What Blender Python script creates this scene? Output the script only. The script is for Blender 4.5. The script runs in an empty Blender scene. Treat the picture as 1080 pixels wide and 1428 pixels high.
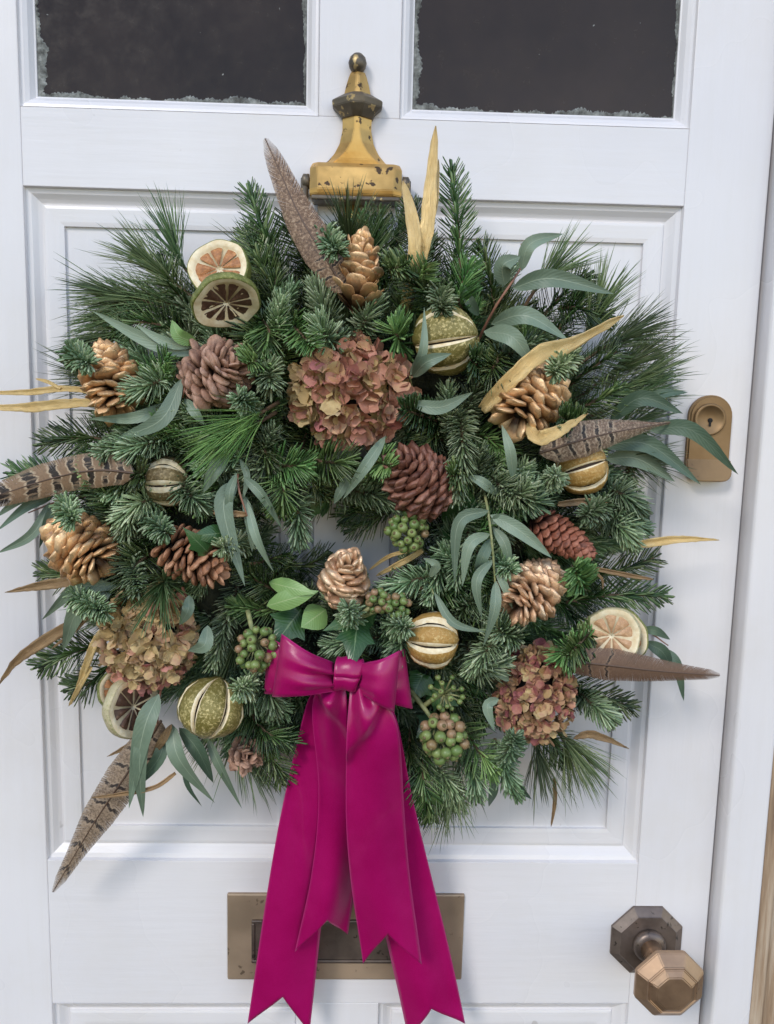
import bpy, bmesh, math, random
import numpy as np
from mathutils import Vector, Matrix, Euler

random.seed(7)
rng = np.random.default_rng(11)
sc = bpy.context.scene
COL = sc.collection
R = math.radians

# ------------------------------------------------------------------ camera
CAM_LOC = Vector((-0.029, -0.9028, 0.1251))
CAM_ROT = Euler((1.4331, -0.0231, -0.0289), 'XYZ')
FPX = 1150.0                                   # focal length in photo pixels (1080 x 1428)
cd = bpy.data.cameras.new('camera')
cam = bpy.data.objects.new('camera', cd)
COL.objects.link(cam)
cam.location = CAM_LOC
cam.rotation_euler = CAM_ROT
cd.sensor_fit = 'VERTICAL'
cd.sensor_height = 36.0
cd.sensor_width = 36.0
cd.lens = FPX / 1428.0 * 36.0
cd.clip_start = 0.01
cd.clip_end = 500
sc.camera = cam

# ------------------------------------------------------------------ daylight
SUN_EL, SUN_AZ = R(36), R(-32)                 # azimuth from -Y (the street side), minus = to the left
world = bpy.data.worlds.new('World')
sc.world = world
world.use_nodes = True
nt = world.node_tree
bg = nt.nodes['Background']
sky = nt.nodes.new('ShaderNodeTexSky')
sky.sky_type = 'NISHITA'
sky.sun_disc = False
sky.sun_elevation = SUN_EL
sky.sun_rotation = math.pi + SUN_AZ
sky.altitude = 50
sky.air_density = 1.0
sky.dust_density = 0.3
sky.ozone_density = 1.0
nt.links.new(sky.outputs[0], bg.inputs[0])
bg.inputs[1].default_value = 0.15
sd = bpy.data.lights.new('sun', 'SUN')
sd.energy = 1.25
sd.angle = R(16)
sd.color = (1.0, 0.94, 0.87)
sun = bpy.data.objects.new('sun', sd)
COL.objects.link(sun)
sdir = Vector((math.sin(SUN_AZ) * math.cos(SUN_EL), -math.cos(SUN_AZ) * math.cos(SUN_EL), math.sin(SUN_EL)))
sun.rotation_euler = sdir.to_track_quat('Z', 'Y').to_euler()
sc.view_settings.view_transform = 'Standard'
sc.view_settings.look = 'None'
sc.view_settings.gamma = 1.0
sc.view_settings.exposure = 0.62
sc.view_settings.use_curve_mapping = False

# ------------------------------------------------------------------ helpers
CM = CAM_ROT.to_matrix()
def at(px, py, y=0.0):
    """world point seen at photo pixel (px, py) that stands y metres before (-) or behind (+) the door face"""
    d = CM @ Vector(((px - 540.0) / FPX, -(py - 714.0) / FPX, -1.0))
    t = (y - CAM_LOC.y) / d.y
    return CAM_LOC + d * t
CMI = CM.transposed()
def pix(p):
    q = CMI @ (Vector(p) - CAM_LOC)
    return 540 - FPX * q.x / q.z, 714 + FPX * q.y / q.z
def S(px, y=0.0):
    """metres covered by px photo pixels at depth y"""
    return px * (0.915 + y) / FPX

def tag(o, label=None, cat=None, group=None, kind=None):
    if label: o['label'] = label
    if cat: o['category'] = cat
    if group: o['group'] = group
    if kind: o['kind'] = kind
    return o
def link(name, data, parent=None, mat=None):
    o = bpy.data.objects.new(name, data)
    COL.objects.link(o)
    if parent is not None: o.parent = parent
    if mat is not None and data is not None and len(data.materials) == 0: data.materials.append(mat)
    return o
def empty(name, loc=(0, 0, 0)):
    o = bpy.data.objects.new(name, None)
    o.empty_display_size = 0.02
    COL.objects.link(o)
    o.location = loc
    return o
def local(parent, p):
    return Vector(p) - parent.location
def mesh_from(name, V, F, mat=None, smooth=True, parent=None, off=None):
    me = bpy.data.meshes.new(name)
    V = np.asarray(V, float).reshape(-1, 3)
    if off is not None: V = V - np.array(off)
    me.from_pydata(V.tolist(), [], F)
    me.update()
    if smooth: me.polygons.foreach_set('use_smooth', [True] * len(me.polygons))
    return link(name, me, parent, mat)
def mesh_bm(name, bm, mat=None, parent=None, smooth=False, off=None):
    if off is not None: bmesh.ops.translate(bm, verts=bm.verts, vec=-Vector(off))
    me = bpy.data.meshes.new(name)
    bm.to_mesh(me); bm.free()
    if smooth: me.polygons.foreach_set('use_smooth', [True] * len(me.polygons))
    return link(name, me, parent, mat)
def crom(pts, n):
    """Catmull-Rom through pts (any dimension) at n samples"""
    P = np.array([list(p) for p in pts], float)
    if len(P) == 2:
        s = np.linspace(0, 1, n)[:, None]
        return P[0] * (1 - s) + P[1] * s
    E_ = np.vstack([2 * P[0] - P[1], P, 2 * P[-1] - P[-2]])
    out = []
    for k in range(n):
        u = k / (n - 1) * (len(P) - 1)
        i = min(int(u), len(P) - 2); f = u - i
        a, b, c, d = E_[i], E_[i + 1], E_[i + 2], E_[i + 3]
        out.append(0.5 * (2 * b + (c - a) * f + (2 * a - 5 * b + 4 * c - d) * f * f + (3 * b - a - 3 * c + d) * f ** 3))
    return np.array(out)
def nrm(a):
    return a / np.maximum(np.linalg.norm(a, axis=-1, keepdims=True), 1e-9)
def tangents(P):
    return nrm(np.gradient(P, axis=0))
def grid(name, P, mat, parent=None, off=None, solid=0.0, smooth=True):
    """mesh from an array P[nu, nv, 3] with UV u along, v across"""
    nu, nv = P.shape[:2]
    F = [(i * nv + j, (i + 1) * nv + j, (i + 1) * nv + j + 1, i * nv + j + 1) for i in range(nu - 1) for j in range(nv - 1)]
    o = mesh_from(name, P.reshape(-1, 3), F, mat, smooth, parent, off)
    uv = o.data.uv_layers.new(name='uv')
    idx = np.empty(len(o.data.loops), int)
    o.data.loops.foreach_get('vertex_index', idx)
    U = np.stack([idx // nv / (nu - 1), idx % nv / (nv - 1)], 1)
    uv.data.foreach_set('uv', U.ravel())
    if solid:
        m = o.modifiers.new('thickness', 'SOLIDIFY'); m.thickness = solid; m.offset = 0
    return o
def tube(name, P, r, mat, parent=None, off=None, n=6):
    P = np.asarray(P, float); T = tangents(P)
    r = np.ones(len(P)) * r if np.isscalar(r) else np.asarray(r)
    ref = np.array([0.13, -0.2, 0.97]) if abs(T[0][2]) < 0.8 else np.array([0.9, -0.3, 0.1])
    A = nrm(np.cross(T, ref)); B = np.cross(T, A)
    an = np.linspace(0, 2 * math.pi, n, endpoint=False)
    V = P[:, None] + r[:, None, None] * (A[:, None] * np.cos(an)[None, :, None] + B[:, None] * np.sin(an)[None, :, None])
    F = [(i * n + j, i * n + (j + 1) % n, (i + 1) * n + (j + 1) % n, (i + 1) * n + j) for i in range(len(P) - 1) for j in range(n)]
    F += [tuple(range(n))[::-1], tuple((len(P) - 1) * n + j for j in range(n))]
    return mesh_from(name, V.reshape(-1, 3), F, mat, True, parent, off)
def box_bm(x0, x1, y0, y1, z0, z1, bev=0.0, seg=1):
    bm = bmesh.new()
    vs = [bm.verts.new((x, y, z)) for x in (x0, x1) for y in (y0, y1) for z in (z0, z1)]
    for f in ((0, 1, 3, 2), (4, 6, 7, 5), (0, 4, 5, 1), (2, 3, 7, 6), (0, 2, 6, 4), (1, 5, 7, 3)):
        bm.faces.new([vs[i] for i in f])
    bmesh.ops.recalc_face_normals(bm, faces=bm.faces)
    if bev: bmesh.ops.bevel(bm, geom=list(bm.edges), offset=bev, segments=seg, affect='EDGES', profile=0.5)
    return bm
def box(name, x0, x1, y0, y1, z0, z1, mat, parent=None, bev=0.0015, seg=2):
    return mesh_bm(name, box_bm(x0, x1, y0, y1, z0, z1, bev, seg), mat, parent)
def lathe(name, prof, n, mat, parent=None, origin=(0, 0, 0), axis=(0, -1, 0), spin=0.0, smooth=True, off=None, sq=(1, 1)):
    """prof = [(height along axis, radius)]"""
    ax = Vector(axis).normalized()
    up = Vector((0, 0, 1)) if abs(ax.z) < 0.9 else Vector((0, -1, 0))
    a = (up - ax * up.dot(ax)).normalized(); b = ax.cross(a)
    V, F = [], []
    for h, r in prof:
        for j in range(n):
            t = spin + 2 * math.pi * j / n
            V.append(Vector(origin) + ax * h + a * (r * sq[0] * math.cos(t)) + b * (r * sq[1] * math.sin(t)))
    m = len(prof)
    for i in range(m - 1):
        for j in range(n):
            F.append((i * n + j, i * n + (j + 1) % n, (i + 1) * n + (j + 1) % n, (i + 1) * n + j))
    F.append(tuple(range(n))[::-1]); F.append(tuple((m - 1) * n + j for j in range(n)))
    o = mesh_from(name, [tuple(v) for v in V], F, mat, smooth, parent, off)
    bm = bmesh.new(); bm.from_mesh(o.data); bmesh.ops.recalc_face_normals(bm, faces=bm.faces); bm.to_mesh(o.data); bm.free()
    return o

# ------------------------------------------------------------------ materials
class NB:
    def __init__(s, name):
        s.m = bpy.data.materials.new(name); s.m.use_nodes = True
        s.t = s.m.node_tree; s.b = s.t.nodes['Principled BSDF']
    def n(s, typ, **kw):
        x = s.t.nodes.new(typ)
        for k, v in kw.items(): setattr(x, k, v)
        return x
    def l(s, a, b): s.t.links.new(a, b)
    def set(s, **kw):
        for k, v in kw.items():
            s.b.inputs[k.replace('_', ' ')].default_value = v
    def noise(s, scale, detail=4, rough=0.55, vec=None, stretch=None, dist=0.0):
        x = s.n('ShaderNodeTexNoise'); x.inputs['Scale'].default_value = scale
        x.inputs['Detail'].default_value = detail; x.inputs['Roughness'].default_value = rough
        x.inputs['Distortion'].default_value = dist
        if vec is None:
            vec = s.n('ShaderNodeTexCoord').outputs['Object']
        if stretch is not None:
            mp = s.n('ShaderNodeMapping'); mp.inputs['Scale'].default_value = stretch
            s.l(vec, mp.inputs['Vector']); vec = mp.outputs[0]
        s.l(vec, x.inputs['Vector'])
        return x.outputs['Fac']
    def ramp(s, fac, stops, interp='LINEAR'):
        x = s.n('ShaderNodeValToRGB'); cr = x.color_ramp; cr.interpolation = interp
        while len(cr.elements) < len(stops): cr.elements.new(0.5)
        for e, (p, c) in zip(cr.elements, stops):
            e.position = p; e.color = (c[0], c[1], c[2], 1) if not np.isscalar(c) else (c, c, c, 1)
        s.l(fac, x.inputs[0]); return x.outputs[0]
    def mix(s, fac, a, b, mode='MIX'):
        x = s.n('ShaderNodeMix', data_type='RGBA', blend_type=mode)
        for sock, v in ((x.inputs[0], fac), (x.inputs[6], a), (x.inputs[7], b)):
            if hasattr(v, 'is_linked'): s.l(v, sock)
            else: sock.default_value = v if np.isscalar(v) else (v[0], v[1], v[2], 1)
        return x.outputs[2]
    def math(s, op, a, b=0.0):
        x = s.n('ShaderNodeMath', operation=op)
        for sock, v in ((x.inputs[0], a), (x.inputs[1], b)):
            if hasattr(v, 'is_linked'): s.l(v, sock)
            else: sock.default_value = v
        return x.outputs[0]
    def bump(s, h, dist=0.001, strength=0.5):
        x = s.n('ShaderNodeBump'); x.inputs['Distance'].default_value = dist; x.inputs['Strength'].default_value = strength
        s.l(h, x.inputs['Height']); s.l(x.outputs[0], s.b.inputs['Normal'])
    def col(s, c):
        if hasattr(c, 'is_linked'): s.l(c, s.b.inputs['Base Color'])
        else: s.b.inputs['Base Color'].default_value = (c[0], c[1], c[2], 1)
        return s
    def island(s): return s.n('ShaderNodeNewGeometry').outputs['Random Per Island']
    def objrand(s): return s.n('ShaderNodeObjectInfo').outputs['Random']
    def uv(s):
        x = s.n('ShaderNodeSeparateXYZ'); s.l(s.n('ShaderNodeTexCoord').outputs['UV'], x.inputs[0])
        return x.outputs[0], x.outputs[1]
    def uvvec(s): return s.n('ShaderNodeTexCoord').outputs['UV']

def paint(name, stretch):
    k = NB(name)
    brush = k.noise(60, 5, 0.6, stretch=stretch)
    big = k.noise(4, 3, 0.5)
    spots = k.noise(38, 2, 0.4); stain = k.noise(5, 6, 0.7)
    c = k.ramp(big, [(0.3, (0.69, 0.672, 0.692)), (0.7, (0.745, 0.726, 0.738))])
    c = k.mix(k.ramp(brush, [(0.25, 0.12), (0.55, 0.0)]), c, (0.60, 0.57, 0.53))
    c = k.mix(k.ramp(stain, [(0.40, 0.0), (0.85, 0.35)], 'EASE'), c, (0.62, 0.57, 0.50))
    c = k.mix(k.ramp(spots, [(0.765, 0.0), (0.785, 0.45)]), c, (0.33, 0.30, 0.27))
    k.col(c)
    k.l(k.ramp(big, [(0.3, 0.22), (0.7, 0.36)]), k.b.inputs['Roughness'])
    k.bump(k.math('ADD', brush, k.math('MULTIPLY', big, 0.6)), 0.0011, 0.36)
    return k.m
M = {}
M['paint_h'] = paint('white_paint_horizontal_brush', (0.12, 1, 1.6))
M['paint_v'] = paint('white_paint_vertical_brush', (1.6, 1, 0.12))

k = NB('dark_dirty_glass')
tc = k.n('ShaderNodeTexCoord')
n1 = k.noise(6, 5, 0.6); n2 = k.noise(55, 4, 0.7); n3 = k.noise(160, 2, 0.5)
c = k.ramp(n1, [(0.3, (0.022, 0.015, 0.011)), (0.7, (0.042, 0.029, 0.022))])
c = k.mix(k.ramp(n3, [(0.78, 0.0), (0.80, 0.7)]), c, (0.35, 0.36, 0.34))
k.col(c); k.set(IOR=1.45, Specular_IOR_Level=0.3)
k.l(k.ramp(n2, [(0.3, 0.08), (0.7, 0.30)]), k.b.inputs['Roughness'])
M['glass'] = k.m
k = NB('old_putty_and_grime')
n1 = k.noise(120, 5, 0.7)
k.col(k.ramp(n1, [(0.35, (0.06, 0.06, 0.055)), (0.55, (0.19, 0.20, 0.19)), (0.75, (0.42, 0.43, 0.41))]))
k.set(Roughness=0.9); k.bump(n1, 0.001, 0.5)
M['putty'] = k.m

def brass(name, c0, c1, dark, spot_lo, rough=0.38, metallic=0.85, scale=45):
    k = NB(name)
    a = k.noise(scale * 0.5, 4, 0.6); b = k.noise(scale * 2.2, 3, 0.55)
    c = k.ramp(a, [(0.35, c0), (0.65, c1)])
    sp = k.ramp(b, [(spot_lo, 0.0), (spot_lo + 0.04, 1.0)])
    c = k.mix(sp, c, dark)
    k.col(c); k.set(Metallic=metallic)
    k.l(k.ramp(a, [(0.3, rough), (0.7, rough + 0.2)]), k.b.inputs['Roughness'])
    k.bump(b, 0.0006, 0.4)
    return k.m
M['brass'] = brass('worn_yellow_brass', (0.50, 0.29, 0.085), (0.70, 0.44, 0.15), (0.09, 0.055, 0.03), 0.61, 0.26, metallic=0.7)
M['brass_dark'] = brass('tarnished_brass', (0.085, 0.07, 0.055), (0.20, 0.165, 0.12), (0.45, 0.33, 0.16), 0.60, 0.38, 0.6)
M['bronze'] = brass('dull_bronze', (0.29, 0.185, 0.115), (0.42, 0.275, 0.17), (0.13, 0.09, 0.06), 0.68, 0.27, 0.62)
M['bronze_plate'] = brass('brown_bronze_plate', (0.33, 0.245, 0.17), (0.43, 0.32, 0.225), (0.17, 0.12, 0.08), 0.67, 0.40, 0.45, 30)
M['bronze_lock'] = brass('yellowed_bronze', (0.20, 0.125, 0.06), (0.31, 0.20, 0.10), (0.15, 0.095, 0.05), 0.67, 0.42, 0.7, 34)
M['bronze_dark'] = brass('dark_bronze', (0.13, 0.10, 0.085), (0.23, 0.18, 0.15), (0.07, 0.055, 0.045), 0.64, 0.30, 0.6)
k = NB('black_gap'); k.col((0.012, 0.011, 0.010)); k.set(Roughness=0.9); M['black'] = k.m
k = NB('bare_weathered_wood')
n = k.noise(30, 6, 0.65, stretch=(2, 2, 0.12))
k.col(k.ramp(n, [(0.3, (0.12, 0.075, 0.045)), (0.5, (0.32, 0.22, 0.14)), (0.66, (0.50, 0.40, 0.30)), (0.72, (0.75, 0.73, 0.70))]))
k.set(Roughness=0.8); k.bump(n, 0.003, 0.7); M['wood'] = k.m

def needle_mat(name, c0, c1, c2, rough=0.48):
    k = NB(name)
    r = k.island(); o = k.objrand()
    c = k.ramp(r, [(0.0, c0), (0.55, c1), (1.0, c2)])
    hs = k.n('ShaderNodeHueSaturation'); k.l(c, hs.inputs['Color'])
    k.l(k.math('ADD', k.math('MULTIPLY', o, 0.8), 0.62), hs.inputs['Value'])
    k.l(k.math('ADD', k.math('MULTIPLY', k.math('FRACT', k.math('MULTIPLY', o, 7.3)), 0.05), 0.475), hs.inputs['Hue'])
    k.col(hs.outputs[0]); k.set(Roughness=rough - 0.12, IOR=1.48)
    return k.m
M['noble'] = needle_mat('blue_green_noble_fir_needles', (0.095, 0.16, 0.068), (0.22, 0.31, 0.165), (0.43, 0.51, 0.335))
M['fir'] = needle_mat('dark_green_fir_needles', (0.018, 0.042, 0.013), (0.055, 0.105, 0.030), (0.18, 0.24, 0.10), 0.38)
M['green'] = needle_mat('fresh_green_fir_needles', (0.07, 0.15, 0.04), (0.13, 0.24, 0.075), (0.24, 0.36, 0.13), 0.42)
M['pine_green'] = needle_mat('fresh_pine_needles', (0.08, 0.16, 0.035), (0.16, 0.27, 0.07), (0.28, 0.40, 0.13), 0.42)
M['pine'] = needle_mat('long_pine_needles', (0.045, 0.090, 0.030), (0.105, 0.165, 0.062), (0.21, 0.27, 0.125), 0.42)
k = NB('brown_twig_bark'); n = k.noise(300, 3); k.col(k.ramp(n, [(0.3, (0.06, 0.035, 0.02)), (0.7, (0.17, 0.11, 0.065))])); k.set(Roughness=0.85); M['twig'] = k.m
k = NB('green_stem'); n = k.noise(200, 3); k.col(k.ramp(n, [(0.3, (0.17, 0.20, 0.08)), (0.7, (0.34, 0.34, 0.16))])); k.set(Roughness=0.6); M['stem'] = k.m
k = NB('red_eucalyptus_stem'); k.col((0.28, 0.13, 0.085)); k.set(Roughness=0.55); M['redstem'] = k.m
k = NB('dark_moss_ring'); n = k.noise(90, 5, 0.7); k.col(k.ramp(n, [(0.3, (0.012, 0.016, 0.009)), (0.7, (0.05, 0.055, 0.03))])); k.set(Roughness=0.95); k.bump(n, 0.01, 1.0); M['moss'] = k.m

def leaf_mat(name, c0, c1, rib, rough=0.5, ribw=0.03, veins=0.07):
    k = NB(name)
    u, v = k.uv()
    n = k.noise(60, 4, 0.6); o = k.objrand()
    c = k.ramp(k.math('ADD', k.math('MULTIPLY', n, 0.5), k.math('MULTIPLY', o, 0.5)), [(0.25, c0), (0.75, c1)])
    d = k.math('ABSOLUTE', k.math('SUBTRACT', v, 0.5))
    vein = k.math('SINE', k.math('MULTIPLY', k.math('SUBTRACT', u, k.math('MULTIPLY', d, 0.35)), 95.0))
    if veins > .1: c = k.mix(k.math('MULTIPLY', k.ramp(vein, [(0.8, 0.0), (1.0, 1.0)]), veins), c, rib)
    c = k.mix(k.ramp(d, [(ribw * 0.4, 0.75), (ribw, 0.0)]), c, rib)
    k.col(c); k.set(Roughness=rough)
    k.bump(k.math('ADD', n, k.math('MULTIPLY', vein, 0.12)), 0.0012, 0.35)
    return k.m
M['euc'] = leaf_mat('grey_green_eucalyptus', (0.12, 0.17, 0.115), (0.22, 0.29, 0.205), (0.31, 0.37, 0.27))
M['eucdark'] = leaf_mat('dark_eucalyptus', (0.055, 0.095, 0.06), (0.105, 0.16, 0.105), (0.15, 0.20, 0.14))
M['ivy'] = leaf_mat('glossy_ivy_leaf', (0.020, 0.065, 0.018), (0.05, 0.125, 0.038), (0.16, 0.24, 0.12), 0.3, 0.03, 0.2)
M['ivylight'] = leaf_mat('pale_green_ivy_leaf', (0.13, 0.25, 0.07), (0.22, 0.36, 0.12), (0.35, 0.45, 0.22), 0.38, 0.03, 0.2)

def cone_mat(name, lo, mid, hi, metallic, rough, wear):
    k = NB(name)
    tc = k.n('ShaderNodeTexCoord'); o = k.objrand()
    va = k.n('ShaderNodeVectorMath', operation='ADD'); k.l(tc.outputs['Object'], va.inputs[0]); cx = k.n('ShaderNodeCombineXYZ'); k.l(k.math('MULTIPLY', o, 37.0), cx.inputs[0]); k.l(cx.outputs[0], va.inputs[1])
    n = k.noise(2.6, 4, 0.65, vec=va.outputs[0]); n2 = k.noise(9, 4, 0.65, vec=va.outputs[0], stretch=(0.5, 1.6, 1))
    c = k.ramp(k.math('ADD', k.math('MULTIPLY', n, 0.75), k.math('MULTIPLY', o, 0.25)), [(0.3, lo), (0.5, mid), (0.72, hi)])
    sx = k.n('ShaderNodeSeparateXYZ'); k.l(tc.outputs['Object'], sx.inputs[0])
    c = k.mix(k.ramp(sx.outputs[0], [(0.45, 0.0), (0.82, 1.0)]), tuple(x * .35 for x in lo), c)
    k.col(c); k.set(Roughness=rough)
    if metallic: k.l(k.ramp(n, [(wear, 0.0), (wear + 0.1, metallic)]), k.b.inputs['Metallic'])
    k.bump(k.math('ADD', n2, k.math('MULTIPLY', n, 0.8)), 0.0010, 0.55)
    return k.m
M['cone_gold'] = cone_mat('copper_gold_sprayed_cone', (0.25, 0.115, 0.05), (0.68, 0.40, 0.19), (0.93, 0.66, 0.39), 0.62, 0.38, 0.40)
M['cone_rose'] = cone_mat('rose_gold_sprayed_cone', (0.27, 0.13, 0.07), (0.74, 0.47, 0.28), (0.96, 0.74, 0.52), 0.55, 0.38, 0.40)
M['cone_dusty'] = cone_mat('dusty_pinkish_brown_cone', (0.14, 0.072, 0.05), (0.36, 0.20, 0.135), (0.55, 0.35, 0.26), 0, 0.75, 0)
M['cone_brown'] = cone_mat('natural_brown_cone', (0.12, 0.05, 0.025), (0.36, 0.165, 0.085), (0.54, 0.30, 0.18), 0, 0.6, 0)
M['cone_dark'] = cone_mat('dark_reddish_brown_cone', (0.065, 0.022, 0.014), (0.20, 0.078, 0.05), (0.40, 0.205, 0.14), 0, 0.5, 0)
M['cone_red'] = cone_mat('red_brown_closed_cone', (0.10, 0.03, 0.018), (0.31, 0.105, 0.062), (0.44, 0.19, 0.125), 0, 0.55, 0)
M['core'] = cone_mat('cone_core_dark', (0.03, 0.016, 0.01), (0.07, 0.035, 0.02), (0.10, 0.05, 0.03), 0, 0.9, 0)

def petal_mat(name, stops):
    k = NB(name)
    o = k.objrand(); u, v = k.uv()
    va = k.n('ShaderNodeVectorMath', operation='ADD'); k.l(k.n('ShaderNodeTexCoord').outputs['Object'], va.inputs[0]); cx = k.n('ShaderNodeCombineXYZ'); k.l(k.math('MULTIPLY', o, 37.0), cx.inputs[0]); k.l(cx.outputs[0], va.inputs[1])
    n = k.noise(2.2, 4, 0.6, vec=va.outputs[0])
    c = k.ramp(k.math('ADD', k.math('MULTIPLY', o, 0.5), k.math('MULTIPLY', n, 0.6)), stops)
    c = k.mix(k.ramp(k.math('ADD', u, k.math('MULTIPLY', n, 0.3)), [(1.0, 0.0), (1.25, 0.5)]), c, (0.28, 0.10, 0.05))
    k.col(c); k.set(Roughness=0.7, Subsurface_Weight=0.0)
    veins = k.noise(40, 3, 0.6, vec=k.uvvec(), stretch=(0.2, 1, 1))
    k.bump(veins, 0.001, 0.5)
    return k.m
M['pet_rust'] = petal_mat('rust_hydrangea_petal', [(0.25, (0.20, 0.070, 0.048)), (0.42, (0.41, 0.18, 0.115)), (0.62, (0.52, 0.265, 0.18)), (0.85, (0.55, 0.38, 0.19))])
M['pet_gold'] = petal_mat('ochre_hydrangea_petal', [(0.25, (0.25, 0.16, 0.07)), (0.42, (0.45, 0.32, 0.145)), (0.62, (0.58, 0.44, 0.22)), (0.85, (0.48, 0.28, 0.18))])
M['pet_mauve'] = petal_mat('mauve_hydrangea_petal', [(0.25, (0.16, 0.04, 0.05)), (0.42, (0.34, 0.115, 0.105)), (0.62, (0.42, 0.21, 0.135)), (0.85, (0.46, 0.33, 0.14))])
M['pet_pink'] = petal_mat('pink_hydrangea_petal', [(0.2, (0.42, 0.13, 0.14)), (0.5, (0.54, 0.24, 0.19)), (0.9, (0.54, 0.31, 0.19))])

def rind_mat(name, c0, c1, fleck):
    k = NB(name)
    n = k.noise(35, 4, 0.6); f = k.noise(330, 4, 0.75); p = k.noise(22, 2, 0.5)
    c = k.ramp(n, [(0.3, c0), (0.7, c1)])
    c = k.mix(k.math('MULTIPLY', k.ramp(f, [(0.50, 0.0), (0.62, 1.0)]), k.ramp(p, [(0.35, 0.25), (0.6, 1.0)])), c, fleck)
    k.col(c); k.set(Roughness=0.42, Metallic=0.15); k.bump(k.math('ADD', f, k.math('MULTIPLY', n, 2.0)), 0.0014, 0.8)
    return k.m
M['rind_green'] = rind_mat('gilded_green_lime_rind', (0.15, 0.125, 0.025), (0.27, 0.225, 0.065), (0.66, 0.54, 0.24))
M['rind_olive'] = rind_mat('brownish_olive_lime_rind', (0.12, 0.085, 0.035), (0.20, 0.15, 0.065), (0.38, 0.30, 0.16))
M['rind_gold'] = rind_mat('golden_orange_rind', (0.38, 0.21, 0.05), (0.50, 0.29, 0.08), (0.60, 0.42, 0.17))
M['rind_lime'] = rind_mat('green_slice_rind', (0.10, 0.12, 0.022), (0.20, 0.22, 0.055), (0.34, 0.34, 0.11))
M['rind_pale'] = rind_mat('pale_slice_rind', (0.42, 0.36, 0.20), (0.62, 0.55, 0.36), (0.30, 0.30, 0.12))
k = NB('cream_pith'); n = k.noise(150, 4, 0.6); k.col(k.ramp(n, [(0.3, (0.70, 0.55, 0.32)), (0.7, (0.88, 0.79, 0.58))])); k.set(Roughness=0.75); k.bump(n, 0.001, 0.5); M['pith'] = k.m
def flesh_mat(name, a, b, d):
    k = NB(name); n = k.noise(180, 5, 0.7); k.col(k.ramp(n, [(0.3, a), (0.55, b), (0.75, d)])); k.set(Roughness=0.45); k.bump(n, 0.0015, 0.9); return k.m
M['flesh'] = flesh_mat('dried_orange_flesh', (0.20, 0.075, 0.025), (0.44, 0.19, 0.07), (0.66, 0.38, 0.17))
M['flesh_dark'] = flesh_mat('dark_dried_flesh', (0.045, 0.022, 0.014), (0.11, 0.055, 0.035), (0.24, 0.14, 0.09))
M['flesh_pale'] = flesh_mat('pale_dried_flesh', (0.38, 0.20, 0.10), (0.55, 0.33, 0.18), (0.70, 0.50, 0.32))
k = NB('dark_slit'); k.col((0.035, 0.02, 0.012)); k.set(Roughness=0.9); M['slit'] = k.m

def gold_leaf(name, c0, c1, c2, metallic=0.45):
    k = NB(name)
    fib = k.noise(9, 5, 0.65, vec=k.uvvec(), stretch=(0.5, 9, 1)); n = k.noise(50, 3)
    k.col(k.ramp(k.math('ADD', k.math('MULTIPLY', fib, 0.75), k.math('MULTIPLY', n, 0.25)), [(0.3, c0), (0.5, c1), (0.68, c2)]))
    k.set(Roughness=0.42, Metallic=metallic); k.bump(fib, 0.0012, 0.7)
    return k.m
M['goldleaf'] = gold_leaf('gilded_dried_leaf', (0.46, 0.29, 0.11), (0.76, 0.54, 0.23), (0.92, 0.74, 0.42))
M['bronzeleaf'] = gold_leaf('bronze_dried_leaf', (0.15, 0.09, 0.05), (0.36, 0.23, 0.12), (0.55, 0.39, 0.20))

def feather_mat(name, ground, pale, barw, nb, speck, barlo=0.0, barhi=1.0, dark=(0.022, 0.014, 0.011)):
    k = NB(name)
    u, v = k.uv(); vec = k.uvvec()
    d = k.math('ABSOLUTE', k.math('SUBTRACT', v, 0.5))
    wob = k.noise(5, 3, 0.6, vec=vec)
    uu = k.math('ADD', u, k.math('ADD', k.math('MULTIPLY', d, -0.07), k.math('MULTIPLY', wob, 0.075)))
    ph = k.math('FRACT', k.math('MULTIPLY', uu, nb))
    sp = k.noise(420, 3, 0.7)
    c = k.ramp(sp, [(0.35, tuple(x * 0.45 for x in ground)), (0.5, ground), (0.68, pale)]) if speck else k.ramp(sp, [(0.3, tuple(x * 0.8 for x in ground)), (0.7, tuple(x * 1.15 for x in ground))])
    inr = k.math('MULTIPLY', k.math('GREATER_THAN', u, barlo), k.math('LESS_THAN', u, barhi))
    ed = k.math('MULTIPLY', k.ramp(d, [(0.36, 1.0), (0.48, 0.25)]), k.ramp(k.noise(9, 3, 0.6, vec=vec), [(0.36, 0.15), (0.48, 1.0)]))
    halo = k.math('MULTIPLY', k.math('MULTIPLY', k.ramp(ph, [(0.0, 0.0), (0.06, 0.8), (barw + 0.18, 0.8), (barw + 0.26, 0.0)]), inr), ed)
    c = k.mix(halo, c, pale)
    bar = k.math('MULTIPLY', k.math('MULTIPLY', k.ramp(ph, [(0.09, 0.0), (0.13, 1.0), (barw + 0.1, 1.0), (barw + 0.15, 0.0)]), inr), ed)
    c = k.mix(bar, c, dark)
    k.col(c); k.set(Roughness=0.6)
    k.bump(k.noise(3, 2, 0.5, vec=vec, stretch=(90, 4, 1)), 0.0005, 0.5)
    return k.m
M['fea_speck'] = feather_mat('speckled_brown_feather', (0.17, 0.098, 0.055), (0.38, 0.27, 0.175), 0.22, 11, True, 0.0, 0.36)
M['fea_bar'] = feather_mat('dark_barred_feather', (0.23, 0.145, 0.085), (0.50, 0.39, 0.27), 0.36, 8, False)
M['fea_net'] = feather_mat('speckled_barred_feather', (0.20, 0.13, 0.085), (0.40, 0.31, 0.22), 0.22, 8, True, 0.0, 0.7)
M['fea_plain'] = feather_mat('plain_brown_feather', (0.145, 0.083, 0.052), (0.22, 0.14, 0.09), 0.12, 9, False, 0.0, 0.4)
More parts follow.
